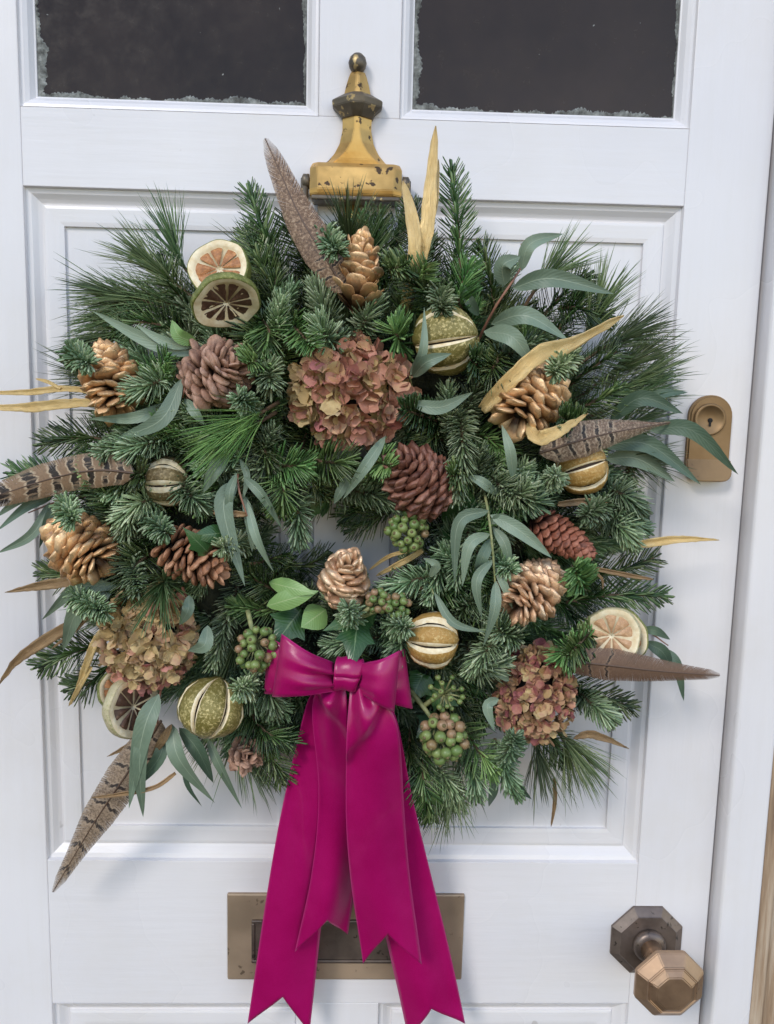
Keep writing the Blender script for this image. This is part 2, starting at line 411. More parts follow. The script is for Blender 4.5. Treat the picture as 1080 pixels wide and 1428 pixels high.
M['fea_thin'] = feather_mat('grey_brown_barred_feather', (0.25, 0.18, 0.125), (0.37, 0.28, 0.20), 0.16, 9, True, 0.0, 0.98, (0.04, 0.03, 0.027))
k = NB('feather_shaft'); k.col((0.10, 0.06, 0.04)); k.set(Roughness=0.5); M['shaft'] = k.m

def berry_mat(name, a, b):
    k = NB(name); n = k.noise(120, 3); o = k.objrand()
    k.col(k.ramp(k.math('ADD', k.math('MULTIPLY', n, 0.4), k.math('MULTIPLY', o, 0.6)), [(0.2, a), (0.8, b)])); k.set(Roughness=0.4); return k.m
M['berry'] = berry_mat('green_ivy_berry', (0.10, 0.17, 0.045), (0.22, 0.28, 0.09))
M['berry_brown'] = berry_mat('brownish_ivy_berry', (0.22, 0.16, 0.07), (0.33, 0.20, 0.12))
k = NB('berry_cap'); k.col((0.15, 0.12, 0.05)); k.set(Roughness=0.7); M['cap'] = k.m

k = NB('magenta_satin_ribbon')
u, v = k.uv(); vec = k.uvvec()
w1 = k.n('ShaderNodeTexWave', wave_type='BANDS', bands_direction='Y'); w1.inputs['Scale'].default_value = 30; w1.inputs['Distortion'].default_value = 1.0
k.l(vec, w1.inputs['Vector'])
w2 = k.n('ShaderNodeTexWave', wave_type='BANDS', bands_direction='X'); w2.inputs['Scale'].default_value = 70; w2.inputs['Distortion'].default_value = 1.0
k.l(vec, w2.inputs['Vector'])
h = k.math('MULTIPLY', w1.outputs['Fac'], w2.outputs['Fac'])
n = k.noise(18, 4, 0.6)
c = k.ramp(n, [(0.3, (0.29, 0.0015, 0.075)), (0.7, (0.36, 0.003, 0.105))])
d = k.math('ABSOLUTE', k.math('SUBTRACT', v, 0.5))
grain = k.noise(900, 3, 0.6)
c = k.mix(k.ramp(grain, [(0.35, 0.0), (0.7, 0.25)]), c, (0.46, 0.012, 0.17))
c = k.mix(k.ramp(d, [(0.478, 0.0), (0.488, 0.6)]), c, (0.50, 0.03, 0.19))
k.col(c); k.set(Roughness=0.33, Sheen_Weight=0.12, Sheen_Roughness=0.4, Anisotropic=0.5)
k.b.inputs['Sheen Tint'].default_value = (1, 0.35, 0.7, 1)
k.l(k.ramp(n, [(0.3, 0.28), (0.7, 0.42)]), k.b.inputs['Roughness'])
k.bump(k.math('ADD', k.math('MULTIPLY', grain, 0.30), n), 0.0010, 0.35)
M['ribbon'] = k.m

# ------------------------------------------------------------------ the door
XL, XA, XB, XR = -0.385, -0.0805, 0.0035, 0.308        # panel and glazing openings
ZT, ZB = 0.334, -0.415                                  # the pair of long panels
door = empty('door', (0, 0, -0.9))
tag(door, 'white painted panelled front door with two dark glass panes and brass fittings', 'door')
def dpart(o): o.parent = door; o.matrix_parent_inverse = Matrix.Translation((0, 0, 0.9)); return o
def sub(o, p): o.parent = p; return o
DX0, DX1, DZ0, DZ1 = -0.56, 0.397, -0.9, 0.86
dpart(box('stile', DX0, XL, 0.0, 0.042, DZ0, DZ1, M['paint_v']))
dpart(box('stile', XR, DX1, 0.0, 0.042, DZ0, DZ1, M['paint_v']))
rails = [(0.412, ZT), (ZB, -0.598), (-0.86, DZ0), (DZ1, 0.80)]
for a, b in rails:
    dpart(box('rail', XL, XR, 0.0003, 0.042, b, a, M['paint_h'], bev=0.0008))
for a, b in ((0.80, 0.412), (ZT, ZB), (-0.598, -0.86)):
    dpart(box('muntin', XA, XB, 0.0006, 0.042, b, a, M['paint_v'], bev=0.0008))
PROF = [(0.0, 0.0), (0.0012, 0.0045), (0.0035, 0.0050), (0.006, 0.0058), (0.011, 0.0098), (0.0145, 0.0120), (0.0165, 0.0125),
        (0.0172, 0.0098), (0.020, 0.0092), (0.033, 0.0095), (0.0375, 0.0102), (0.0380, 0.0140)]
BEAD = [(0.0, 0.0), (0.0012, 0.003), (0.004, 0.0035), (0.008, 0.0062), (0.012, 0.0115), (0.0135, 0.0122), (0.0140, 0.0150)]
def mouldings(name, x0, x1, z0, z1, prof, parent):
    sides = [((x0, z0), (1, 1), (x1, z0), (-1, 1)), ((x1, z0), (-1, 1), (x1, z1), (-1, -1)),
             ((x1, z1), (-1, -1), (x0, z1), (1, -1)), ((x0, z1), (1, -1), (x0, z0), (1, 1))]
    for k_, (a, sa, b, sb) in enumerate(sides):
        V, F = [], []
        for d, y in prof:
            V += [(a[0] + sa[0] * d, y, a[1] + sa[1] * d), (b[0] + sb[0] * d, y, b[1] + sb[1] * d)]
        V += [(a[0] + sa[0] * prof[-1][0], 0.03, a[1] + sa[1] * prof[-1][0]), (b[0] + sb[0] * prof[-1][0], 0.03, b[1] + sb[1] * prof[-1][0])]
        V += [(a[0], 0.03, a[1]), (b[0], 0.03, b[1])]
        m = len(V) // 2
        for i in range(m):
            j = (i + 1) % m
            F.append((2 * i, 2 * j, 2 * j + 1, 2 * i + 1))
        o = mesh_from(name, V, F, M['paint_h' if k_ % 2 == 0 else 'paint_v'], False, parent)
        bm = bmesh.new(); bm.from_mesh(o.data); bmesh.ops.recalc_face_normals(bm, faces=bm.faces); bm.to_mesh(o.data); bm.free()
        o.matrix_parent_inverse = Matrix.Identity(4)
def panel(x0, x1, z0, z1):
    p = dpart(box('panel', x0 + 0.036, x1 - 0.036, 0.0138, 0.03, z0 + 0.036, z1 - 0.036, M['paint_v'], bev=0))
    mouldings('moulding', x0, x1, z0, z1, PROF, p)
panel(XL, XA, ZB, ZT); panel(XB, XR, ZB, ZT)
panel(XL, XA, -0.86, -0.598); panel(XB, XR, -0.86, -0.598)
def ragged(name, x0, z0, x1, z1, nx, nz, w, y, parent, seed):
    """a ragged thin skin of putty along an edge from (x0,z0) to (x1,z1), inward direction (nx,nz)"""
    r_ = random.Random(seed)
    n = 240; V, F = [], []
    ph = [r_.uniform(0, 6) for _ in range(5)]
    for i in range(n):
        t = i / (n - 1)
        ww = w * 0.6 * (0.42 + 0.30 * math.sin(9 * t + ph[0]) + 0.22 * math.sin(31 * t + ph[1]) + 0.16 * math.sin(77 * t + ph[2]) + 0.35 * r_.random())
        ww = max(0.0008, ww)
        x, z = x0 + (x1 - x0) * t, z0 + (z1 - z0) * t
        V += [(x, y, z), (x + nx * ww * 0.6, y - 0.0012, z + nz * ww * 0.6), (x + nx * ww, y + 0.0009, z + nz * ww)]
    for i in range(n - 1):
        for j in range(2):
            F.append((3 * i + j, 3 * i + 3 + j, 3 * i + 4 + j, 3 * i + 1 + j))
    return mesh_from(name, V, F, M['putty'], True, parent)
for q, (x0, x1) in enumerate(((XL, XA), (XB, XR))):
    p = dpart(box('glass_pane', x0 + 0.013, x1 - 0.013, 0.0142, 0.018, 0.425, 0.79, M['glass'], bev=0))
    mouldings('glazing_bead', x0, x1, 0.412, 0.80, BEAD, p)
    ragged('putty', x0 + .0138, 0.425, x1 - .0138, 0.425, 0, 1, 0.013, 0.0138, p, 3 + q)
    ragged('putty', x0 + .0138, 0.425, x0 + .0138, 0.78, 1, 0, 0.018 if q == 0 else 0.013, 0.0136, p, 13 + q)
    ragged('putty', x1 - .0138, 0.425, x1 - .0138, 0.78, -1, 0, 0.007, 0.0136, p, 23 + q)

# knocker (screwed to the middle rail and muntin)
kx, _, kz = at(498, 180, -0.01)
def kz_(py): return at(498, py, -0.012).z
def kw(hw): return S(hw, -0.012)
kn = empty('door_knocker', (0, 0, 0)); dpart(kn)
tag(kn, 'worn yellow brass urn shaped knocker with dark tarnish')
def loft8(name, rings, mat, parent, ch=0.35, sx=None):
    """rings = [(z, half width, y back, y front)] -> chamfered rectangular section, stacked upward"""
    V, F = [], []
    for z, hw, yb, yf in rings:
        c_ = min(hw, abs(yf - yb)) * ch
        ring = [(-hw, yb), (-hw, yf + c_), (-hw + c_ * 1.2, yf), (hw - c_ * 1.2, yf), (hw, yf + c_), (hw, yb)]
        V += [(kx + x, y, z) for x, y in ring]
    n = 6
    for i in range(len(rings) - 1):
        for j in range(n):
            F.append((i * n + j, i * n + (j + 1) % n, (i + 1) * n + (j + 1) % n, (i + 1) * n + j))
    F.append(tuple(range(n))); F.append(tuple((len(rings) - 1) * n + j for j in range(n))[::-1])
    o = mesh_from(name, V, F, mat, False, parent)
    bm = bmesh.new(); bm.from_mesh(o.data); bmesh.ops.recalc_face_normals(bm, faces=bm.faces)
    bmesh.ops.bevel(bm, geom=list(bm.edges), offset=0.0006, segments=2, affect='EDGES'); bm.to_mesh(o.data); bm.free()
    return o
loft8('shield', [(kz_(229), kw(45), 0, -0.012), (kz_(222), kw(37), 0, -0.013), (kz_(212), kw(29), 0, -0.014), (kz_(198), kw(22.5), 0, -0.015),
                 (kz_(180), kw(19), 0, -0.016), (kz_(163), kw(19), 0, -0.017)], M['brass'], kn, 0.7)
loft8('collar', [(kz_(164), kw(20), 0, -0.018), (kz_(157), kw(23), 0, -0.022), (kz_(148), kw(32), 0, -0.026), (kz_(140), kw(33), 0, -0.027),
                 (kz_(135), kw(26), 0, -0.022), (kz_(130), kw(17), 0, -0.018)], M['brass_dark'], kn, 0.6)
loft8('spire', [(kz_(131), kw(17.5), 0, -0.018), (kz_(118), kw(15), 0, -0.016), (kz_(105), kw(11.5), 0, -0.014), (kz_(98), kw(9), 0, -0.012)], M['brass'], kn, 0.7)
b0 = at(499, 88, -0.008)
lathe('finial', [(-0.0105, 0.002), (-0.009, 0.0055), (-0.005, 0.0083), (0, 0.0094), (0.005, 0.0080), (0.0085, 0.0045), (0.0098, 0.001)], 20, M['brass_dark'], kn, b0, (0, 0, 1))
loft8('hinge_block', [(kz_(280), kw(58), 0.0, -0.028), (kz_(276), kw(60), 0, -0.030), (kz_(270), kw(60), 0, -0.031), (kz_(238), kw(60), 0, -0.024),
                      (kz_(230), kw(57), 0, -0.018), (kz_(227), kw(50), 0, -0.010)], M['brass'], kn, 0.25)
lip = box('lip', kx - kw(57), kx + kw(57), -0.0325, -0.004, kz_(286), kz_(279.5), M['brass_dark'], kn, bev=0.0015)
for s in (-1, 1):
    xx = kx + s * kw(67)
    tube('handle_arm', [(xx, -0.014, kz_(252)), (xx, -0.018, kz_(290)), (xx - s * 0.004, -0.022, kz_(330)), (xx - s * 0.018, -0.026, kz_(370)), (kx, -0.028, kz_(385))], 0.0042, M['brass_dark'], kn, n=10)
    lathe('pivot', [(0, 0.0001), (0, 0.0075), (0.006, 0.0075), (0.0075, 0.005), (0.0075, 0.0001)], 16, M['brass_dark'], kn, (kx + s * kw(61), -0.014, kz_(256)), (s, 0, 0))
p0 = at(492, 303, 0)
lathe('striker', [(0, 0.013), (0.004, 0.012), (0.008, 0.009), (0.012, 0.004)], 18, M['brass'], kn, (p0.x, 0, p0.z), (0, -1, 0), sq=(1.3, 0.8))

# lock plate
lk = empty('lock', (0, 0, 0)); dpart(lk)
tag(lk, 'bronze round topped lock with keyhole')
c0 = at(988, 590, 0)
LX, LZ = c0.x, c0.z
bm = bmesh.new()
hw = S(30); zb = at(985, 668, 0).z; ztop = at(990, 551, 0).z
out = [(LX - hw, zb + .009), (LX - hw + .002, zb + .004), (LX - hw + .006, zb + .001), (LX - hw + .012, zb), (LX + hw - .012, zb), (LX + hw - .006, zb + .001), (LX + hw - .002, zb + .004), (LX + hw, zb + .009)]
for i in range(17):
    a = math.pi * i / 16
    out.append((LX + hw * math.cos(a), ztop - hw * 0.95 + hw * 0.95 * math.sin(a)))
f = bm.faces.new([bm.verts.new((x, 0, z)) for x, z in out])
ex = bmesh.ops.extrude_face_region(bm, geom=[f])
bmesh.ops.translate(bm, verts=[v for v in ex['geom'] if isinstance(v, bmesh.types.BMVert)], vec=(0, -0.007, 0))
bmesh.ops.recalc_face_normals(bm, faces=bm.faces)
bmesh.ops.bevel(bm, geom=[e for e in bm.edges if all(v.co.y < -0.006 for v in e.verts)], offset=0.002, segments=3, affect='EDGES')
mesh_bm('plate', bm, M['bronze_lock'], lk)
kc = at(990, 585, -0.008)
lathe('cylinder', [(-0.002, 0.0175), (0.003, 0.0175), (0.004, 0.0165), (0.004, 0.0145), (0.0025, 0.0135), (0.0028, 0.0001)], 40, M['bronze_lock'], lk, (kc.x, -0.0065, kc.z))
lathe('keyhole', [(0, 0.0026), (0.0006, 0.0026), (0.0006, 0.0001)], 16, M['black'], lk, (kc.x, -0.0094, kc.z - 0.001))
box('keyhole_slot', kc.x - .0011, kc.x + .0011, -0.0101, -0.009, kc.z - .0075, kc.z - .001, M['black'], lk, bev=0)
zl = at(985, 640, 0).z
bm = bmesh.new()
o2 = [(LX - hw - .001, zl), (LX - hw - .001, zb + .009), (LX - hw + .0015, zb + .003), (LX - hw + .006, zb - .0005), (LX - hw + .012, zb - .0015), (LX + hw - .012, zb - .0015), (LX + hw - .006, zb - .0005), (LX + hw - .0015, zb + .003), (LX + hw + .001, zb + .009), (LX + hw + .001, zl)]
f = bm.faces.new([bm.verts.new((x, -0.005, z)) for x, z in o2])
ex = bmesh.ops.extrude_face_region(bm, geom=[f])
for v_ in [v_ for v_ in ex['geom'] if isinstance(v_, bmesh.types.BMVert)]: v_.co.y = -0.0085 - 0.010 * min(1, (zl - v_.co.z) / max(1e-4, zl - zb))
bmesh.ops.recalc_face_normals(bm, faces=bm.faces)
bmesh.ops.bevel(bm, geom=list(bm.edges), offset=0.0012, segments=2, affect='EDGES')
mesh_bm('finger_pull', bm, M['bronze_lock'], lk)

# letter plate
lp = empty('letter_plate', (0, 0, 0)); dpart(lp)
tag(lp, 'dull bronze letter plate with a dark flap')
a = at(317, 1246, -0.003); b = at(644, 1366, -0.003)
x0, x1, z1, z0 = a.x, b.x, a.z, b.z
box('plate', x0, x1, -0.004, 0.001, z0, z1, M['bronze_plate'], lp, bev=0.0018)
ix0, ix1 = at(352, 1300).x, at(612, 1300).x
iz1, iz0 = at(480, 1279).z, at(480, 1338).z
t = 0.004
box('flap_frame', ix0, ix1, -0.0075, -0.0035, iz1 - t, iz1, M['bronze_dark'], lp, bev=0.001)
box('flap_frame', ix0, ix1, -0.0075, -0.0035, iz0, iz0 + t, M['bronze_dark'], lp, bev=0.001)
box('flap_frame', ix0, ix0 + t, -0.0073, -0.0035, iz0 + t, iz1 - t, M['bronze_dark'], lp, bev=0.001)
box('flap_frame', ix1 - t, ix1, -0.0073, -0.0035, iz0 + t, iz1 - t, M['bronze_dark'], lp, bev=0.001)
box('flap', ix0 + t, ix1 - t, -0.0058, -0.0030, iz0 + t, iz1 - t, M['bronze_dark'], lp, bev=0.0008)

# octagonal knob
kb = empty('door_knob', (0, 0, 0)); dpart(kb)
tag(kb, 'octagonal bronze door knob on a dark octagonal rose')
c = at(902, 1312, -0.004)
rr = S(58)
lathe('rose', [(0, rr), (0.003, rr), (0.0085, rr * 0.80), (0.0095, rr * 0.78), (0.010, rr * 0.45), (0.0105, 0.0001)], 8, M['bronze_dark'], kb, (c.x, 0, c.z), spin=R(22.5), smooth=False)
lathe('rose_boss', [(0, rr * 0.42), (0.006, rr * 0.42), (0.009, rr * 0.36), (0.011, rr * 0.24), (0.0115, .0001)], 32, M['bronze_dark'], kb, (c.x, -0.0098, c.z))
lathe('neck', [(0, 0.0125), (0.012, 0.0105), (0.028, 0.0110), (0.042, 0.0180), (0.0445, 0.018)], 28, M['bronze'], kb, (c.x, -0.0195, c.z))
kr = 0.041
knob = lathe('knob', [(0, 0.013), (0.002, 0.022), (0.010, kr), (0.016, kr), (0.0255, kr * 0.72), (0.027, kr * 0.70), (0.0262, kr * 0.66), (0.0275, kr * 0.62), (0.031, kr * 0.50), (0.0318, 0.0001)], 8, M['bronze'], kb, (c.x, -0.0625, c.z), spin=R(22.5), smooth=False)
bm = bmesh.new(); bm.from_mesh(knob.data); bmesh.ops.bevel(bm, geom=[e for e in bm.edges if e.calc_length() > 0.004], offset=0.0009, segments=2, affect='EDGES'); bm.to_mesh(knob.data); bm.free()

# ------------------------------------------------------------------ the frame on the latch side
fr = empty('door_frame', (0.45, 0, -0.9))
tag(fr, 'white painted door frame with flaking bare wood edge beside the lock', 'door frame')
def fpart(o): o.parent = fr; o.matrix_parent_inverse = Matrix.Translation((-0.45, 0, 0.9)); return o
fpart(box('rebate', 0.3985, 0.43, 0.012, 0.05, DZ0, DZ1, M['black'], bev=0))
fpart(box('jamb', 0.4012, 0.4485, -0.022, 0.04, DZ0, DZ1, M['paint_v'], bev=0.004, seg=3))
fpart(box('edge_strip', 0.4487, 0.465, -0.019, 0.04, DZ0, DZ1, M['wood'], bev=0.002))
fpart(box('outer_lining', 0.4652, 0.62, 0.006, 0.04, DZ0, DZ1, M['wood'], bev=0.002))

# ------------------------------------------------------------------ wreath greenery
WC = at(488, 712, -0.05)
wreath = empty('wreath', (WC.x, 0, WC.z - 0.3))
tag(wreath, 'round evergreen wreath of fir, pine, eucalyptus and ivy hanging on the white door', 'wreath')
WOFF = wreath.location
ring = []
an = np.linspace(0, 2 * math.pi, 72, endpoint=False)
V, F = [], []
for i, a in enumerate(an):
    for j in range(12):
        b = 2 * math.pi * j / 12
        r = 0.165 + 0.033 * math.cos(b) * (1 + 0.15 * math.sin(5 * a))
        V.append((WC.x + r * math.cos(a), -0.038 + 0.030 * math.sin(b), WC.z + r * math.sin(a)))
        F.append((i * 12 + j, ((i + 1) % 72) * 12 + j, ((i + 1) % 72) * 12 + (j + 1) % 12, i * 12 + (j + 1) % 12))
mesh_from('moss_ring', V, F, M['moss'], True, wreath, WOFF)

def needles(name, P0, D, RAD, L, W, bend, mat, parent, off, th=0.6, tipw=0.55):
    """curved three-sided needles; P0 roots, D directions, RAD outward, L lengths, W widths, bend vectors"""
    n = len(P0)
    side = nrm(np.cross(D, RAD)); up = nrm(np.cross(side, D))
    rings = [(0.0, 0.55), (0.4, 1.0), (0.90 if tipw > .8 else .82, tipw)]
    V = np.empty((n, 10, 3))
    for q, (s, w) in enumerate(rings):
        c = P0 + L[:, None] * (s * D + s * s * bend)
        V[:, 3 * q] = c + side * (W * w * 0.5)[:, None]
        V[:, 3 * q + 1] = c - side * (W * w * 0.5)[:, None]
        V[:, 3 * q + 2] = c + up * (W * w * 0.5 * th)[:, None]
    V[:, 9] = P0 + L[:, None] * (D + bend)
    tri = []
    for q in range(2):
        for j in range(3):
            a0, a1 = 3 * q + j, 3 * q + (j + 1) % 3
            tri += [(a0, a1, a1 + 3), (a0, a1 + 3, a0 + 3)]
    for j in range(3): tri.append((6 + j, 6 + (j + 1) % 3, 9))
    tri = np.array(tri)
    Fc = (tri[None] + (np.arange(n) * 10)[:, None, None]).reshape(-1, 3)
    me = bpy.data.meshes.new(name)
    Vv = (V.reshape(-1, 3) - np.array(off))
    me.vertices.add(len(Vv)); me.vertices.foreach_set('co', Vv.ravel())
    me.loops.add(len(Fc) * 3); me.loops.foreach_set('vertex_index', Fc.ravel().astype(np.int32))
    me.polygons.add(len(Fc))
    me.polygons.foreach_set('loop_start', np.arange(0, len(Fc) * 3, 3, dtype=np.int32))
    me.polygons.foreach_set('use_smooth', np.ones(len(Fc), bool))
    me.update(calc_edges=True); me.validate()
    o = link(name, me, parent, mat)
    o['kind'] = 'stuff'
    return o
NAMES = {'noble': 'noble_fir_sprig', 'fir': 'fir_sprig', 'green': 'green_fir_sprig', 'pine': 'pine_sprig', 'pine_green': 'pine_sprig'}
def sprig(kind, pts, dens=1.0, scale=1.0):
    mat_ = M[kind]
    if kind == 'pine_green': kind = 'pine'
    P = crom(pts, 24); T = tangents(P)
    seg = np.linalg.norm(np.diff(P, axis=0), axis=1).sum()
    front = np.array([0.0, -1.0, 0.12])
    rad = np.linspace(0.0024, 0.0011, 24) * (0.9 if kind == 'pine' else 1)
    tw = tube(NAMES[kind], P, rad, M['twig'], wreath, WOFF, n=5)
    per = {'noble': 2900, 'fir': 1650, 'green': 1800, 'pine': 2000}[kind]
    n = int(per * seg * dens)
    t = (np.arange(n) + rng.uniform(0, 0.8, n)) / n if kind != 'pine' else rng.random(n) ** 0.7
    gold = (np.arange(n) * 2.399963) % (2 * math.pi) / (2 * math.pi)
    if kind == 'pine': t = 0.25 + 0.75 * t
    u = t * 23; i = np.minimum(u.astype(int), 22); f = (u - i)[:, None]
    p = P[i] * (1 - f) + P[i + 1] * f; tt = nrm(T[i] * (1 - f) + T[i + 1] * f)
    N = nrm(front - tt * (tt @ front)[:, None]); B = np.cross(tt, N)
    if kind == 'noble':
        ph = (gold * 2 - 1) * 2.6 + rng.normal(0, .10, n); al = np.radians(66 - 30 * t ** 2 + rng.normal(0, 5, n))
        L = scale * rng.uniform(0.014, 0.022, n) * (1 - 0.35 * t ** 4); W = rng.uniform(0.0022, 0.0028, n)
    elif kind in ('fir', 'green'):
        lat = (np.arange(n) % 4) != 3
        ph = np.where(lat, np.where(np.arange(n) % 2 == 0, 1, -1) * rng.normal(1.35, 0.15, n), rng.uniform(-1.0, 1.0, n))
        al = np.radians(np.where(lat, 60, 42) - 22 * t ** 3 + rng.normal(0, 4, n))
        L = scale * rng.uniform(0.021, 0.030, n) * (1 - 0.45 * t ** 3) * np.where(lat, 1, 0.75); W = rng.uniform(0.0022, 0.0028, n)
    else:
        ph = rng.uniform(-3.1, 3.1, n); al = np.radians(rng.uniform(8, 42, n) * (1.15 - 0.5 * t))
        L = scale * rng.uniform(0.048, 0.074, n); W = rng.uniform(0.0010, 0.0015, n)
    Rd = N * np.cos(ph)[:, None] + B * np.sin(ph)[:, None]
    D = tt * np.cos(al)[:, None] + Rd * np.sin(al)[:, None]
    if kind == 'noble': bend = 0.30 * tt + 0.22 * N * np.abs(np.sin(ph))[:, None] + rng.normal(0, 0.05, (n, 3))
    elif kind == 'pine': bend = rng.normal(0, 0.06, (n, 3)) + np.array([0, 0, -0.08])
    else: bend = 0.16 * tt + rng.normal(0, 0.05, (n, 3)) + 0.06 * N
    nd = needles('needles', p, nrm(D), Rd, L, W, bend, mat_, tw, WOFF, 0.9 if kind == 'pine' else 0.5, 0.92 if kind != 'pine' else 0.7)
    return tw
def sp(kind, pts, dens=1.0, scale=1.0):
    return sprig(kind, [at(*p) for p in pts], dens, scale)

# what must stay in view: (px, py, radius)
KEEP = [(500, 385, 52), (300, 520, 55), (155, 530, 46), (115, 762, 46), (265, 776, 55), (585, 672, 52), (742, 555, 55), (780, 748, 55), (742, 822, 48),
        (480, 808, 46), (622, 475, 52), (232, 672, 36), (295, 987, 52), (603, 892, 46), (810, 650, 40), (310, 378, 45), (315, 420, 48), (855, 885, 48),
        (180, 980, 38), (487, 545, 92), (210, 890, 85), (745, 965, 80), (425, 930, 60), (530, 950, 60), (480, 990, 60), (470, 1060, 70), (510, 1080, 60), (568, 740, 32),
        (360, 905, 36), (620, 1025, 40), (622, 965, 30), (545, 840, 34), (420, 300, 40), (600, 280, 22), (445, 360, 40), (510, 745, 50), (470, 735, 40), (430, 1090, 55), (540, 1100, 45)]
def clear(pts):
    P = crom(pts, 7)
    m = 1e9
    for q in P:
        a, b = pix(q)
        for kx_, ky_, kr_ in KEEP:
            m = min(m, math.hypot(a - kx_, b - ky_) - kr_)
    return m
def polar(r, a, y): return Vector((WC.x + r * math.cos(a), y, WC.z + r * math.sin(a)))
def rnd(a, b): return random.uniform(a, b)
def region_kind(a):
    d = math.degrees(a) % 360
    w = {'fir': 0.42, 'noble': 0.40, 'pine': 0.18}
    if 110 < d < 165 or 5 < d < 50 or 262 < d < 330: w = {'fir': 0.30, 'noble': 0.30, 'pine': 0.40}
    if 60 < d < 110: w = {'fir': 0.85, 'noble': 0.15, 'pine': 0.0}
    x = random.random()
    for k_, v in w.items():
        if x < v: return k_
        x -= v
    return 'fir'
# outer fringe
N1 = 84
for i in range(N1):
    a = 2 * math.pi * (i + rnd(-.4, .4)) / N1
    kd = region_kind(a)
    rt = rnd(0.262, 0.305) - (0.035 if kd == 'pine' else 0)
    rb = rnd(0.15, 0.19); sw = rnd(-.22, .22)
    y0, y1 = rnd(-.035, -.015), rnd(-.06, -.018)
    sprig(kd, [polar(rb, a - sw, y0), polar((rb + rt) / 2, a - sw * .35, (y0 + y1) / 2 - 0.008), polar(rt, a, y1)])
# body of the ring
N2 = 190
for i in range(N2):
    a = 2 * math.pi * (i + rnd(-.5, .5)) / N2
    rb = rnd(0.11, 0.21); ln = rnd(0.065, 0.10); th = a + rnd(-1.1, 1.1)
    y0, y1 = rnd(-.055, -.04), rnd(-.09, -.062)
    p0 = polar(rb, a, y0); p2 = Vector((p0.x + ln * math.cos(th), y1, p0.z + ln * math.sin(th)))
    rr_ = math.hypot(p2.x - WC.x, p2.z - WC.z)
    if rr_ > 0.285: continue
    p1 = (p0 + p2) / 2 + Vector((rnd(-.008, .008), -0.008, rnd(-.008, .008)))
    if clear([p0, p1, p2]) < 6:
        for q in (p0, p1, p2): q.y += 0.022
    sprig(random.choice(['noble', 'noble', 'fir', 'fir', 'pine', 'green'] if random.random() < .6 else ['noble', 'fir']), [p0, p1, p2])
# towards the viewer
N3, made = 620, 0
for i in range(N3):
    a = rnd(0, 2 * math.pi); rb = rnd(0.10, 0.235); ln = rnd(0.045, 0.075); th = a + rnd(-1.9, 1.9)
    y0 = rnd(-.07, -.06); y1 = rnd(-.125, -.095)
    p0 = polar(rb, a, y0); p2 = Vector((p0.x + ln * math.cos(th), y1, p0.z + ln * math.sin(th)))
    rr_ = math.hypot(p2.x - WC.x, p2.z - WC.z)
    if rr_ > 0.255 or rr_ < 0.105: continue
    p1 = (p0 + p2) / 2 + Vector((rnd(-.006, .006), -0.006, rnd(-.006, .006)))
    if clear([p0, p1, p2]) < 9: continue
    sprig(random.choice(['noble', 'noble', 'noble', 'fir', 'fir', 'green', 'green']), [p0, p1, p2], 1.0, 0.92)
# inwards, round the hole
N4 = 44
for i in range(N4):
    a = 2 * math.pi * (i + rnd(-.4, .4)) / N4
    rb, rt = rnd(.135, .15), rnd(.070, .095); sw = rnd(-.4, .4)
    y0, y1 = rnd(-.03, -.05), rnd(-.085, -.03)
    sprig(random.choice(['noble', 'fir', 'fir']), [polar(rb, a - sw, y0), polar((rb + rt) / 2, a - sw * .4, (y0 + y1) / 2), polar(rt, a, y1)], 1.0, 0.85)
